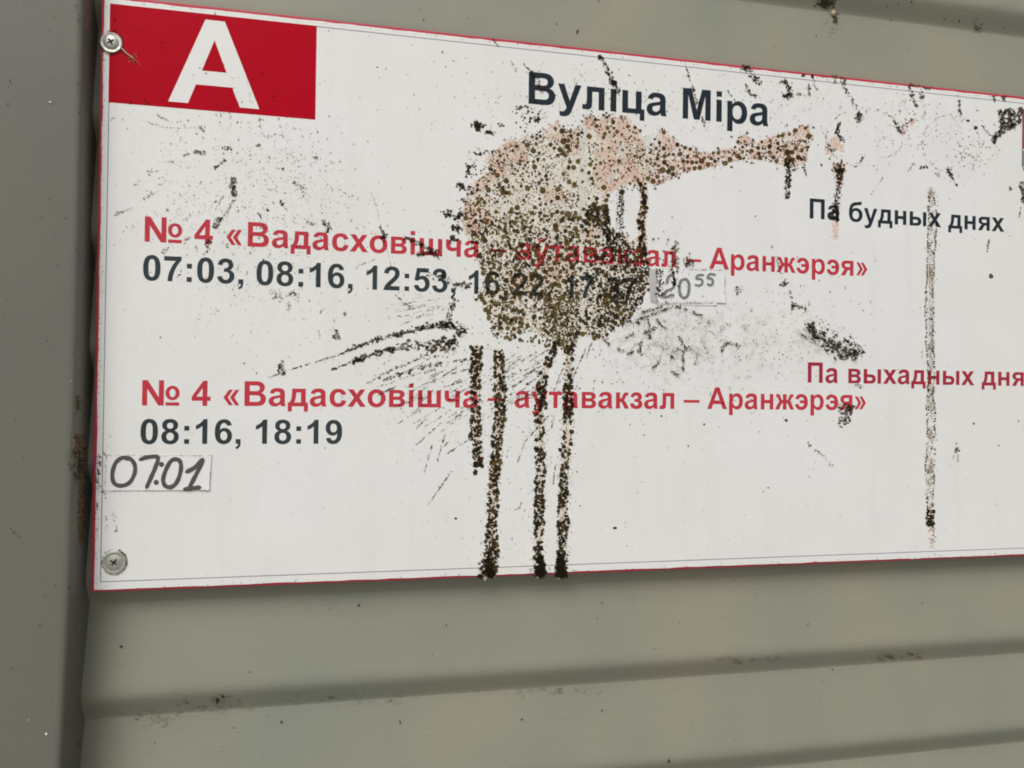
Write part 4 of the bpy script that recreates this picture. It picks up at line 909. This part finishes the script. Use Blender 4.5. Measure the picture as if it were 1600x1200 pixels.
# spots of the left-hand spatter, drawn towards its centre
for pts, w, n_, r1 in [([(364, 276), (364, 295), (366, 308)], (4.5, 3.5), 150, 2.6), ([(366, 300), (362, 292)], (4, 4), 30, 2.2), ([(303, 237), (310, 237), (322, 240)], (2.6, 4), 70, 2.4), ([(285, 244), (298, 240)], (2.5, 3), 26, 1.2), ([(265, 253), (273, 252)], (1.5, 1.5), 14, 1.0),
                       ([(347, 234), (358, 230), (361, 236)], (3, 3), 40, 1.6), ([(335, 262), (345, 256), (352, 250)], (3.5, 3), 60, 1.9), ([(402, 226), (407, 228)], (3, 3), 34, 2.4), ([(490, 248), (497, 248)], (3, 3.5), 34, 2.2), ([(441, 262), (444, 265)], (3, 3), 26, 1.6),
                       ([(459, 284), (463, 289)], (3, 3), 30, 1.8), ([(468, 293), (474, 296)], (3, 3), 20, 1.4), ([(437, 315), (443, 320)], (3, 3), 40, 2.2), ([(443, 320), (450, 332)], (1, 1), 18, .8), ([(405, 333), (408, 342)], (2, 2), 26, 1.7), ([(417, 328), (420, 328)], (2, 2), 16, 1.8),
                       ([(343, 340), (335, 358)], (4, 5), 110, 2.8), ([(330, 376), (322, 385)], (4.5, 5), 100, 2.4), ([(366, 312), (355, 330), (345, 342)], (1.5, 3), 60, 1.4), ([(350, 305), (335, 330)], (1.5, 1.5), 30, .9), ([(334, 318), (338, 314)], (2, 2), 14, 1.2),
                       ([(480, 345), (492, 352)], (3, 4), 46, 1.7), ([(505, 343), (509, 355), (514, 356)], (4, 6), 130, 2.4), ([(514, 352), (520, 362)], (1, 1), 22, 1.0), ([(180, 338), (190, 330)], (3, 3), 36, 1.6), ([(190, 332), (207, 325)], (2, 2.5), 30, 1.0), ([(225, 312), (235, 305), (242, 302)], (3, 4), 60, 1.3), ([(258, 332), (264, 328)], (2, 2), 12, 1.2),
                       ([(254, 396), (264, 386)], (3, 3), 40, 1.2), ([(290, 374), (298, 370)], (3, 3), 36, 1.4), ([(308, 394), (306, 384)], (1.5, 1.5), 18, 1.1), ([(318, 398), (330, 388)], (2, 2), 24, 1.2), ([(354, 380), (356, 388)], (2, 3), 22, 1.3), ([(390, 392), (392, 398)], (1.5, 1.5), 20, 1.4),
                       ([(525, 515), (527, 523), (528, 531)], (3, 5), 130, 2.7), ([(438, 568), (440, 576), (443, 585)], (5, 5), 150, 2.8), ([(440, 562), (443, 568)], (3, 3), 30, 1.4), ([(502, 485), (500, 490)], (1.5, 1.5), 14, 1.2), ([(538, 488), (541, 494)], (2.5, 2.5), 26, 1.5), ([(500, 528), (497, 516)], (2, 2), 20, .9),
                       ([(222, 150 + 38), (260, 200), (312, 200), (318, 205)], (2, 2.5), 70, .9), ([(313, 197), (319, 206)], (2.5, 2), 26, 1.6), ([(245, 180), (265, 190)], (2, 2), 40, 1.0), ([(227, 155), (232, 165)], (3, 3), 18, 1.2), ([(320, 335), (240, 336)], (.8, .8), 20, .6), ([(172, 188), (180, 184)], (1.5, 1.5), 14, .9), ([(208, 290), (216, 288)], (1, 1), 12, .8),
                       ([(424, 452), (430, 458), (440, 470)], (6, 8), 90, 1.5), ([(446, 462), (462, 458), (470, 465)], (5, 5), 60, 1.5), ([(450, 470), (452, 485)], (3, 3), 26, 1.2), ([(408, 203), (404, 188)], (2, 2), 16, 1.0), ([(418, 214), (440, 211)], (.6, .6), 16, .9), ([(404, 190), (408, 186)], (2, 2), 14, 1.4)]:
    streak(pts, w, n_, .4, r1, asp=1.15)
for t_a in np.linspace(0, 2 * math.pi, 72, endpoint=False):     # the radial rays of that spatter
    c_ = (372, 255); r0_ = rng.uniform(60, 120); r1_ = r0_ + rng.uniform(40, 170)
    if math.sin(t_a) < -.1: r1_ = r0_ + 25
    p0 = (c_[0] + r0_ * math.cos(t_a), c_[1] + r0_ * math.sin(t_a) * .9); p1 = (c_[0] + r1_ * math.cos(t_a), c_[1] + r1_ * math.sin(t_a) * 1.1)
    if p0[0] < 165 or p1[0] < 168: continue
    streak([p0, p1], (3, 6), int((r1_ - r0_) * .3), .3, 1.1, [C_WM, C_GY, C_BR], asp=2.1, a=.6)
# right-hand chunk, lower blot
streak([(1234, 480), (1252, 478), (1258, 490)], (6, 6), 80, .6, 2.2, dk); streak([(1265, 505), (1270, 520), (1284, 530)], (6, 9), 260, .9, 3.2, [C_DK, C_DK, C_BR]); streak([(1285, 535), (1305, 540), (1320, 550), (1340, 556)], (11, 9), 420, .8, 2.7, dk); streak([(1318, 530), (1340, 545), (1348, 556)], (9, 8), 140, .4, 1.6, dk)
streak([(1250, 524), (1262, 528)], (4, 4), 30, .5, 1.4); streak([(1265, 500), (1295, 515), (1300, 528)], (9, 9), 60, .3, 1.2); streak([(1222, 440), (1228, 446)], (6, 6), 60, .6, 2.3, dk); streak([(1232, 455), (1238, 466)], (2, 3), 18, .6, 1.8)
streak([(1213, 400), (1216, 418), (1225, 432)], (2, 5), 40, .5, 1.6); streak([(1150, 448), (1155, 458)], (6, 6), 44, .5, 1.9, [C_GY, C_DK])
streak([(1308, 640), (1320, 640), (1330, 645)], (9, 9), 180, .6, 2.4, dk); streak([(1310, 655), (1328, 655)], (10, 6), 110, .5, 1.9, dk)
streak([(1262, 690), (1264, 697)], (2, 3), 30, .5, 1.7); streak([(1272, 702), (1295, 720), (1300, 730)], (3, 3), 40, .4, 1.4, [C_GY]); sk.blob(1228, 657, 2.4, C_DK); sk.blob(1521, 662, 1.8, C_DK); sk.blob(1494, 693, 1.4, C_DK)
streak([(1493, 700), (1496, 708)], (3, 3), 40, .6, 2.0, dk); streak([(1496, 708), (1496, 722)], (.8, .8), 14, .4, .8); streak([(1490, 712), (1488, 717)], (.8, .8), 8, .4, .8); sk.blob(961, 825, 2.2, C_DK, asp=1.6)
streak([(1336, 600), (1348, 606)], (4, 4), 40, .4, 1.2, [C_GY])
# beside the paper label
for pts, w, n_, r1 in [([(155, 710), (157, 730), (152, 745), (155, 770)], (4, 5), 90, 1.7), ([(162, 705), (165, 712)], (3, 3), 16, 1.0), ([(152, 786), (153, 796)], (2, 2), 20, 1.5), ([(166, 800), (168, 832)], (2, 2), 12, 1.0), ([(175, 798), (183, 830)], (3, 3), 20, 1.1), ([(180, 829), (183, 829)], (1.5, 1.5), 12, 1.4), ([(171, 680), (173, 683)], (1, 1), 4, 1.0), ([(160, 762), (166, 778)], (2, 3), 20, 1.0)]:
    streak(pts, w, n_, .4, r1)
for _ in range(34):
    t = rng.uniform(-1.2, .2); sk.blob(179 + 19.5 * math.cos(t) + rng.normal(0, 1.2), 878 + 19.5 * math.sin(t) + rng.normal(0, 1.2), rng.uniform(.5, 1.5), [C_BR, C_DK][rng.integers(2)], a=.85)
for cx_, cy_, rr_ in ((179, 878.4, 19.3), (174.6, 67.6, 17.8)):
    for _ in range(70):
        t = rng.random() * 6.283; q_ = rr_ + abs(rng.normal(0, .8)); sk.blob(cx_ + q_ * math.cos(t), cy_ + q_ * math.sin(t), rng.uniform(.4, 1.1), [C_GY, C_WM, C_DK][rng.integers(3)], a=rng.uniform(.3, .8), ang=t + 1.57, asp=1.8)
sk.build('mould_streaks', sign)

# ---- scraped, webbed patch right of the splash
wb = Stain(.00082)
def fibre(x, y, L, ang, w, c, a):
    n_ = max(2, int(L / 1.6)); 
    for i in range(n_):
        ang += rng.normal(0, .42); x += 1.6 * math.cos(ang); y += 1.6 * math.sin(ang)
        wb.blob(x, y, w * rng.uniform(.6, 1.2), c, a=a, ang=ang, asp=1.8)
SCR = [(935, 505), (985, 480), (1010, 470), (1060, 480), (1100, 492), (1160, 500), (1210, 530), (1235, 555), (1180, 555), (1130, 545), (1095, 555), (1075, 585), (1040, 590), (1010, 575), (985, 550), (950, 540)]
k_ = 0
while k_ < 190:
    x, y = rng.uniform(935, 1240), rng.uniform(470, 592)
    if not inside(SCR, x, y): continue
    if rng.random() > (.25 + N9(x, y) ** 2 * 1.4) * (1.1 if x < 1110 else .45): continue
    k_ += 1
    fibre(x, y, rng.uniform(4, 22), rng.random() * 6.3, rng.uniform(.28, .65), [C_DK, C_DO, C_GY][rng.integers(3)], rng.uniform(.25, .65))
for x0, y0, x1, y1 in [(995, 500, 1050, 480), (1000, 490, 1035, 478), (1055, 478, 1075, 485), (1080, 488, 1096, 494), (940, 525, 953, 542), (965, 545, 980, 552), (982, 552, 1000, 548), (1005, 520, 1025, 512), (1058, 525, 1072, 545), (1066, 545, 1066, 580), (1045, 560, 1060, 545), (1125, 550, 1135, 535), (1135, 535, 1155, 540), (1020, 575, 1030, 565), (1068, 540, 1080, 548), (1000, 535, 1000, 555), (975, 530, 990, 520), (1050, 580, 1062, 590), (1015, 530, 1012, 500), (1025, 500, 1040, 515), (970, 500, 1000, 505)]:
    L = math.hypot(x1 - x0, y1 - y0)
    for i in range(int(L * 1.6)):
        t = rng.random()
        wb.blob(x0 + (x1 - x0) * t + rng.normal(0, 1.3), y0 + (y1 - y0) * t + rng.normal(0, 1.3), rng.uniform(.4, 1.4), [C_DK, C_DO][rng.integers(2)], a=.8)
for _ in range(650):
    x, y = rng.normal(1090, 90), rng.normal(530, 38)
    if x < 940 or x > 1380 or y < 470 or y > 640 or rng.random() > N20(x, y) + .3: continue
    wb.blob(x, y, rng.uniform(.3, 1.0), [C_DK, C_GY, C_DO][rng.integers(3)], a=rng.uniform(.35, .8), asp=rng.uniform(1, 2), ang=rng.random() * 3)
for _ in range(520):                                            # soft dusting round the scrape
    x, y = rng.normal(1075, 85), rng.normal(528, 30)
    if x < 945 or x > 1260 or y < 476 or y > 600 or rng.random() > N20(x, y) * 1.3: continue
    wb.blob(x, y, rng.uniform(1.0, 4.0), [C_GY, C_WM][rng.integers(2)], a=rng.uniform(.03, .09), asp=rng.uniform(1, 2), ang=rng.random() * 3, rough=.3)
for _ in range(160):
    t = rng.random(); x, y = 1245 + 90 * t + rng.normal(0, 10), 522 + 34 * t + rng.normal(0, 8)
    wb.blob(x, y, rng.uniform(1.5, 5), C_GY, a=rng.uniform(.03, .09), rough=.3)
# spots lying on the paper strip
for _ in range(120):
    x, y = 1026 + abs(rng.normal(0, 26)), rng.uniform(422, 473)
    if x < 1131: wb.blob(x, y, rng.uniform(.3, 1.0) * (1.5 if x < 1040 else 1), [C_DK, C_DO, C_GY][rng.integers(3)], a=.8)
for _ in range(70):
    x = rng.choice([1030, 1052]); wb.blob(x + rng.normal(0, 2.6), rng.uniform(421, 448 if x > 1040 else 465), rng.uniform(.7, 2.1), [C_DO, C_DK][rng.integers(2)], a=.9)
for _ in range(40): wb.blob(1075 + rng.normal(0, 5), 412 + rng.normal(0, 5), rng.uniform(.5, 1.8), C_DK, a=.9)
for _ in range(60): wb.blob(1052 + rng.normal(0, 4), 402 + rng.normal(0, 14), rng.uniform(.5, 2.0), C_DO, a=.9)
for x, y in ((1027, 393), (1036, 393), (1030, 404), (1035, 407), (1020, 374), (1028, 373), (1036, 362), (1041, 381), (1050, 388), (1016, 408), (1043, 375)): wb.blob(x, y, rng.uniform(1.0, 2.0), C_DK)
for cs_ in ([(167.2, 711.2), (331.2, 711.6), (327.2, 765.8), (165.0, 766.6)], [(1026.2, 420.6), (1131.8, 422.4), (1132.2, 473.6), (1025.2, 473.6)]):
    for p_, q_ in zip(cs_, cs_[1:] + cs_[:1]):                 # grime caught along the strips' edges
        for _ in range(int(math.hypot(q_[0] - p_[0], q_[1] - p_[1]) * .9)):
            t = rng.random(); wb.blob(p_[0] + (q_[0] - p_[0]) * t + rng.normal(0, .5), p_[1] + (q_[1] - p_[1]) * t + rng.normal(0, .5), rng.uniform(.3, .75), [C_GY, C_WM][rng.integers(2)], a=rng.uniform(.25, .7), asp=rng.uniform(1, 2), ang=math.atan2(q_[1] - p_[1], q_[0] - p_[0]))
wb.build('mould_webbing', sign)

# ---- loose specks over the whole face
sd = Stain()
def scatter(cx_, cy_, sx_, sy_, n_, r0, r1, a0, a1, cols=(C_DK, C_GY, C_WM, C_BR)):
    for _ in range(n_):
        x, y = rng.normal(cx_, sx_), rng.normal(cy_, sy_)
        ytop, ybot = 2 + (x - 245) * .1107 + 14, 925 - (x - 146) * .038 - 12
        if x < 166 or x > 1596 or y < ytop or y > ybot: continue
        sd.blob(x, y, r0 + (r1 - r0) * rng.random() ** 2.2, cols[rng.integers(len(cols))], a=rng.uniform(a0, a1), asp=rng.uniform(1, 1.9), ang=rng.random() * 3)
scatter(400, 250, 75, 55, 650, .3, 1.2, .25, .75, (C_WM, C_GY, C_BR, C_WM))
scatter(360, 290, 110, 80, 420, .3, 1.1, .25, .7, (C_WM, C_GY, C_BR, C_WM))
scatter(440, 420, 70, 90, 300, .3, 1.2, .3, .7)
scatter(560, 460, 90, 60, 160, .3, 1.0, .3, .7)
scatter(1180, 170, 90, 40, 420, .3, 1.2, .2, .65)
scatter(1260, 180, 60, 40, 180, .3, 1.1, .25, .7)
scatter(1480, 220, 50, 30, 240, .3, 1.2, .25, .7)
scatter(1420, 170, 35, 30, 160, .3, 1.1, .3, .8)
scatter(1520, 238, 26, 12, 90, .4, 1.3, .5, .85)
scatter(900, 160, 90, 30, 380, .3, 1.3, .3, .8)
scatter(800, 300, 140, 130, 420, .3, 1.2, .3, .8)
scatter(830, 570, 90, 50, 420, .3, 1.3, .3, .85)
scatter(720, 640, 90, 80, 320, .3, 1.1, .3, .8)
scatter(800, 740, 70, 90, 260, .3, 1.1, .25, .7)
scatter(1240, 500, 60, 45, 260, .3, 1.2, .3, .8)
scatter(1100, 620, 110, 40, 200, .3, 1.0, .3, .7)
scatter(800, 480, 420, 260, 1100, .25, .9, .2, .55)
scatter(900, 560, 480, 330, 300, .3, 1.2, .3, .8)
for ring_c in ((1383, 230, 13, 16), (1425, 172, 20, 18), (742, 241, 11, 10), (1350, 215, 60, 45), (835, 175, 20, 14), (910, 178, 16, 9), (1485, 225, 45, 45), (905, 125, 8, 8)):   # dried droplet rims
    for t in rng.uniform(0, 6.28, int((ring_c[2] + ring_c[3]) * 1.5)):
        if N9(40 * t + ring_c[0], 30) < .42: continue
        sd.blob(ring_c[0] + ring_c[2] * math.cos(t) + rng.normal(0, 1), ring_c[1] + ring_c[3] * math.sin(t) + rng.normal(0, 1), rng.uniform(.3, .8), C_GY, a=.55, ang=t + 1.57, asp=2.2)
for x, y, rad in [(180, 32, 1.8), (217, 49, 1.2), (253, 67, 1.3), (302, 117, 1.0), (322, 115, 1.2), (410, 116, 1.4), (428, 151, 1.6), (432, 142, 1.2), (204, 162, 2.0), (336, 22, 1.3), (691, 82, 1.5), (603, 108, 1.2), (655, 171, 1.0), (1180, 338, 1.5), (1330, 395, .9), (251, 527, 1.4), (401, 583, 1.2), (824, 600, 2.4), (1006, 680, 1.2), (1033, 650, 1.6), (1075, 697, 1.6), (712, 810, 2.0), (1130, 630, 1.2), (1100, 663, 1.6), (1560, 696, 1.2), (1591, 658, 1.3), (1557, 788, .9), (1264, 745, 1), (1192, 768, 1.2), (1200, 762, 1.3), (1312, 807, .8), (800, 842, 1.2), (906, 790, 1.2), (901, 737, 1.2), (1005, 663, .9)]:
    sd.blob(x, y, rad, C_DK, a=.9)
# grime along the edges of the printed sheet
for _ in range(420):
    t = rng.random(); side = rng.integers(4)
    if side == 0: x, y = 160 + 1436 * t, 0; y = 2 + (x - 245) * .1107 + 4 + abs(rng.normal(0, 2.5))
    elif side == 1: x, y = 146 + 1450 * t, 0; y = 925.5 - (x - 146) * .038 - 4 - abs(rng.normal(0, 2.5))
    else:
        y = rng.uniform(5, 915); x = 159.5 - y * .0151 + 2.5 + abs(rng.normal(0, 2.5))
    sd.blob(x, y, rng.uniform(.3, .9), [C_GY, C_DK][rng.integers(2)], a=rng.uniform(.3, .75), ang=rng.random() * 3, asp=rng.uniform(1, 2.4))
spk = sd.build('dirt_specks', sign); tag(spk, kind='stuff')

# ------------------------------------------------------------------ the screws
def screw(px, py, rpx, dome, label, mat, turn, seed):
    c = P([(px, py)])[0]
    q = P([(px - rpx, py), (px + rpx, py), (px, py - rpx), (px, py + rpx)])
    R_ = ((q[1, 0] - q[0, 0]) + (q[2, 2] - q[3, 2])) / 4
    o = empty('screw', (c[0], -.0004, c[2])); tag(o, label, 'screw', 'screws holding the sign')
    def polar(prof_fn, r0, r1, nr, na, base):
        V, Fc = [], []
        for i in range(nr + 1):
            rr = r0 + (r1 - r0) * i / nr
            for j in range(na):
                t = 2 * math.pi * j / na
                V.append((c[0] + rr * math.cos(t), base - prof_fn(rr, t), c[2] + rr * math.sin(t)))
        for i in range(nr):
            for j in range(na):
                a_, b_ = i * na + j, i * na + (j + 1) % na
                Fc.append((a_, b_, b_ + na, a_ + na))
        return V, Fc
    H = .0016
    rc = random.Random(seed)
    def washer(rr, t):
        k_ = rr / R_
        wob = .00006 * math.sin(3 * t + seed)
        if k_ > .93: return .0010 * math.sqrt(max(0, 1 - ((k_ - .93) / .07) ** 2)) + wob
        return .0010 + .00022 * (k_ - .6) / .33 + wob
    V, Fc = polar(washer, R_ * .58, R_, 18, 64, 0.0)
    mesh_obj('washer_flange', V, Fc, mat, o, smooth=True)
    r_h = R_ * .70
    def head(rr, t):
        k_ = rr / r_h
        z = .0010 + dome * (1 - k_ ** 2.4) + (.0002 if k_ < .96 else .0002 * (1 - (k_ - .96) / .04))
        x, y = rr * math.cos(t - turn), rr * math.sin(t - turn)
        arm = r_h * .50; wd = r_h * .13
        ins = 0
        for a_, b_ in ((x, y), (y, x)):
            w_ = wd * (1.15 - .45 * abs(a_) / arm)
            e = min((arm - abs(a_)), (w_ - abs(b_)))
            ins = max(ins, min(1, max(0, e / (r_h * .05))))
        rd = math.hypot(x, y)
        ins = max(ins, min(1, max(0, (r_h * .20 - rd) / (r_h * .05))))
        return z - ins * .0011
    V, Fc = polar(head, r_h * .002, r_h, 44, 120, 0.0)
    Fc.append(tuple(range(119, -1, -1)))
    hd = mesh_obj('screw_head', V, Fc, mat, o, smooth=True)
    # grime packed in the bottom of the cross
    ar, wd = r_h * .47, r_h * .10
    pts = []
    for k_ in range(4):
        a_ = turn + k_ * math.pi / 2; ca, sa = math.cos(a_), math.sin(a_)
        for u_, v_ in ((wd, wd), ):
            pass
        for u_, v_ in ((ar, -wd * .7), (ar, wd * .7), (wd * 1.5, wd * 1.5)):
            pts.append((c[0] + u_ * ca - v_ * sa, c[2] + u_ * sa + v_ * ca))
    v_, f_ = filled([pts])
    mesh_obj('cross_recess', [(a_, -(.0004 + dome * .80), b_) for a_, b_ in v_], f_, M_grime, hd)
    return o
s1 = screw(174.6, 67.6, 17.2, .0008, 'shiny flanged cross head screw over the red box corner, metal burr beside it', M_zinc, .55, 1)
s2 = screw(179.2, 878.4, 18.4, .0004, 'dull flanged cross head screw at the bottom left corner of the sign', M_zinc_dull, .95, 2)
# the burr of drilled metal hanging from the upper screw
def tube(path, rad, name, mat, parent, seg=6):
    V, Fc = [], []
    path = np.array(path)
    for i, p in enumerate(path):
        t = path[min(i + 1, len(path) - 1)] - path[max(i - 1, 0)]; t /= np.linalg.norm(t) + 1e-12
        a_ = np.cross(t, (0, 1, .01)); a_ /= np.linalg.norm(a_) + 1e-12; b_ = np.cross(t, a_)
        rr = rad * (1 - .55 * i / (len(path) - 1))
        for j in range(seg):
            th = 2 * math.pi * j / seg; V.append(p + rr * (a_ * math.cos(th) + b_ * math.sin(th)))
    for i in range(len(path) - 1):
        for j in range(seg):
            Fc.append((i * seg + j, i * seg + (j + 1) % seg, (i + 1) * seg + (j + 1) % seg, (i + 1) * seg + j))
    return mesh_obj(name, np.array(V), Fc, mat, parent, smooth=True)
bp = P([(190, 76), (194, 80), (198, 84.5), (203, 88), (207, 91), (210, 93)]); bp[:, 1] = -.0012
tube(bp, .00045, 'metal_burr', M_zinc, s1)
rs = Stain()
for _ in range(26): rs.blob(208 + rng.normal(0, 4), 92 + rng.normal(0, 3.5), rng.uniform(.3, .9), [C_TAN, C_BR][rng.integers(2)], a=.8, asp=2.5, ang=rng.random() * 3)
for i in range(26): rs.blob(205 + i * .6, 88 + i * .55, .4, C_TAN, a=.7, asp=2)
rs.build('rust_fleck', s1, M_stain)

# ------------------------------------------------------------------ dirt on the post and the wall
ps = Stain()
def post_blob(st, x, y, rad, c, a=.9, ang=0., asp=1.):
    n_ = 7; t = np.linspace(0, 6.283, n_, endpoint=False); rr = rad * (1 + rng.normal(0, .25, n_)).clip(.4, 1.7)
    ex, ey = rr * np.cos(t) * asp, rr * np.sin(t)
    px = x + ex * math.cos(ang) - ey * math.sin(ang); py = y + ex * math.sin(ang) + ey * math.cos(ang)
    pts = postP(np.concatenate([[x], px]), np.concatenate([[y], py]), rng.uniform(.0008, .002))
    pts[0, 1] -= rad * 4e-5
    b = len(st.v); st.v += pts.tolist(); st.c += [(*c, a)] * (n_ + 1)
    for i in range(n_): st.f.append((b, b + 1 + (i + 1) % n_, b + 1 + i))
C_RST, C_STRAW = alb(92, 74, 56), alb(106, 94, 66)
for _ in range(420):
    t = rng.random(); y = 680 + 70 * t; x = 125 + rng.normal(0, 5 + 3 * math.sin(t * 3)) + (t - .4) * 8
    if x < 134.5: post_blob(ps, x, y, rng.uniform(.4, 1.7), [C_RST, C_STRAW, C_DK][rng.integers(3)], a=rng.uniform(.4, .9), ang=rng.random() * 3, asp=rng.uniform(1, 3))
for _ in range(420):
    t = rng.random(); y = 740 + 110 * t; w_ = 5 * math.sin(min(1, t * 1.02) * math.pi) ** .6 + .8; x = 129 - 2 * t + rng.uniform(-w_, w_)
    post_blob(ps, x, y, rng.uniform(.5, 1.8), [C_STRAW, C_STRAW, C_RST][rng.integers(3)], a=rng.uniform(.5, .95), ang=1.57 + rng.normal(0, .5), asp=rng.uniform(1, 2.6))
for _ in range(90):
    post_blob(ps, 122 + rng.normal(0, 3), 632 + rng.normal(0, 7), rng.uniform(.4, 1.5), [C_DK, C_STRAW][rng.integers(2)], a=.6)
ps.build('nest_debris', post, M_stain)
pd = Stain()
for _ in range(260):
    x, y = rng.uniform(0, 128), rng.uniform(0, 1195)
    post_blob(pd, x, y, .3 + 1.1 * rng.random() ** 3, [C_DK, C_BR, C_GY][rng.integers(3)], a=rng.uniform(.25, .7), asp=rng.uniform(1, 2.2), ang=rng.random() * 3)
for x, y in [(119, 9), (121, 130), (12, 163), (124, 176), (21, 832), (108, 919), (122, 32), (124, 24), (15, 126)]: post_blob(pd, x, y, 1.6, C_DK, a=.75)
for x, y, rad in [(78.5, 159.5, 2.1), (72, 1147, 2.2), (45, 1125, .9), (138, 8, .9), (139, 26, .8), (136.5, 38, .8), (111, 595, .9)]: post_blob(pd, x, y, rad, alb(200, 198, 188), a=.95)
pdo = pd.build('dirt_specks', post, M_stain); tag(pdo, kind='stuff')
wd_ = Stain()
def wall_blob(x, y, rad, c, a=.8, ang=0., asp=1.):
    n0_ = len(wd_.v); wd_.blob(x, y, rad, c, a=a, ang=ang, asp=asp)
    # carry the speck back to the wall face along the line of sight
    for i in range(n0_, len(wd_.v)):
        p = np.array(wd_.v[i]); o_ = np.array((0, -S, Z0)); dvec = p - o_
        dd_ = WY
        for _q in range(6): dd_ = wall_depth((dvec[2] * (S + dd_ * S) / dvec[1]) / S)
        k_ = (dd_ - .0007 - rng.uniform(0, .0002)) * S
        wd_.v[i] = (o_ + dvec * ((S + k_) / dvec[1])).tolist()
for x, y, rad in [(940, 942, 1.0), (933, 966, .9), (561, 946, 1.6), (697, 977, 1.2), (190, 1010, 2), (1061, 973, .9), (1300, 1046, 1), (1045, 1189, 1.6), (815, 1124, 1.6), (940, 1110, 1.4), (625, 1128, 1.4), (365, 1137, 1.2), (440, 1128, 2.0), (242, 1160, 1.0), (340, 1094, 3), (348, 1088, 2), (935, 2, 1.2), (902, 50, 1.7), (870, 38, .9), (662, 31, 1.0), (1275, 57, 1.0), (1424, 3, 1.5), (1385, 11, 1.2), (1392, 32, 1.0), (1498, 33, 1.2), (1403, 5, 1), (1568, 44, 1.2), (1475, 30, 1.3)]:
    wall_blob(x, y, rad, [C_DK, C_BR][rng.integers(2)], a=.75, ang=rng.random() * 3, asp=rng.uniform(1, 2.2))
for _ in range(130): wall_blob(1290 + rng.normal(0, 6), 4 + rng.normal(0, 4), rng.uniform(.5, 2.2), [C_BR, C_DK][rng.integers(2)], a=.75)
for _ in range(60): wall_blob(1305 + rng.normal(0, 2), rng.uniform(18, 36), rng.uniform(.5, 1.5), C_DO, a=.8)
for _ in range(60): wall_blob(1300 + rng.normal(0, 9), 42 + rng.normal(0, 8), rng.uniform(.3, 1.0), C_BR, a=.5)
for _ in range(50): wall_blob(1526 + rng.normal(0, 3), 44 + rng.normal(0, 6), rng.uniform(.4, 1.4), C_DK, a=.6)
for _ in range(240):
    x, y = rng.uniform(160, 1600), rng.uniform(900, 1200) if rng.random() < .7 else rng.uniform(0, 110)
    if y > 880 and y < 935 - (x - 146) * .038: continue
    if y < 200 and y > (x - 245) * .1107 - 6: continue
    wall_blob(x, y, .3 + .8 * rng.random() ** 3, [C_DK, C_BR, C_GY][rng.integers(3)], a=rng.uniform(.25, .6), asp=rng.uniform(1, 2.5), ang=rng.random() * 3)
for cx_, cy_, sx_, sy_, n_ in ((345, 1092, 8, 4, 22), (245, 1118, 22, 6, 60), (330, 1105, 40, 6, 45), (1400, 1026, 30, 4, 60), (870, 1080, 60, 4, 50), (1170, 1030, 40, 3, 40), (560, 1092, 60, 5, 40)):
    for _ in range(n_): wall_blob(cx_ + rng.normal(0, sx_), cy_ + rng.normal(0, sy_), rng.uniform(.6, 3.2), [C_WM, C_BR, C_DO][rng.integers(3)], a=rng.uniform(.04, .16), asp=rng.uniform(1, 2.5), ang=rng.normal(0, .4))
wo = wd_.build('dirt_specks', wall, M_stain); tag(wo, kind='stuff')
# the little pale cocoon stuck above the sign
cc = P([(1302.5, 20)], wall_depth(P([(1302.5, 20)], WY)[0, 2] / S - Z0 / S) - .002)[0]
V, Fc = [], []
for i in range(9):
    th = math.pi * i / 8
    for j in range(14):
        ph = 2 * math.pi * j / 14
        V.append((cc[0] + .0017 * math.sin(th) * math.cos(ph), cc[1] + .0012 * math.sin(th) * math.sin(ph), cc[2] + .0019 * math.cos(th) * (1 + .1 * math.sin(ph))))
for i in range(8):
    for j in range(14): Fc.append((i * 14 + j, i * 14 + (j + 1) % 14, (i + 1) * 14 + (j + 1) % 14, (i + 1) * 14 + j))
co = mesh_obj('insect_cocoon', V, Fc, M_nest, None, smooth=True)
tag(co, 'tiny pale yellow insect cocoon stuck on the wall above the sign', 'cocoon')
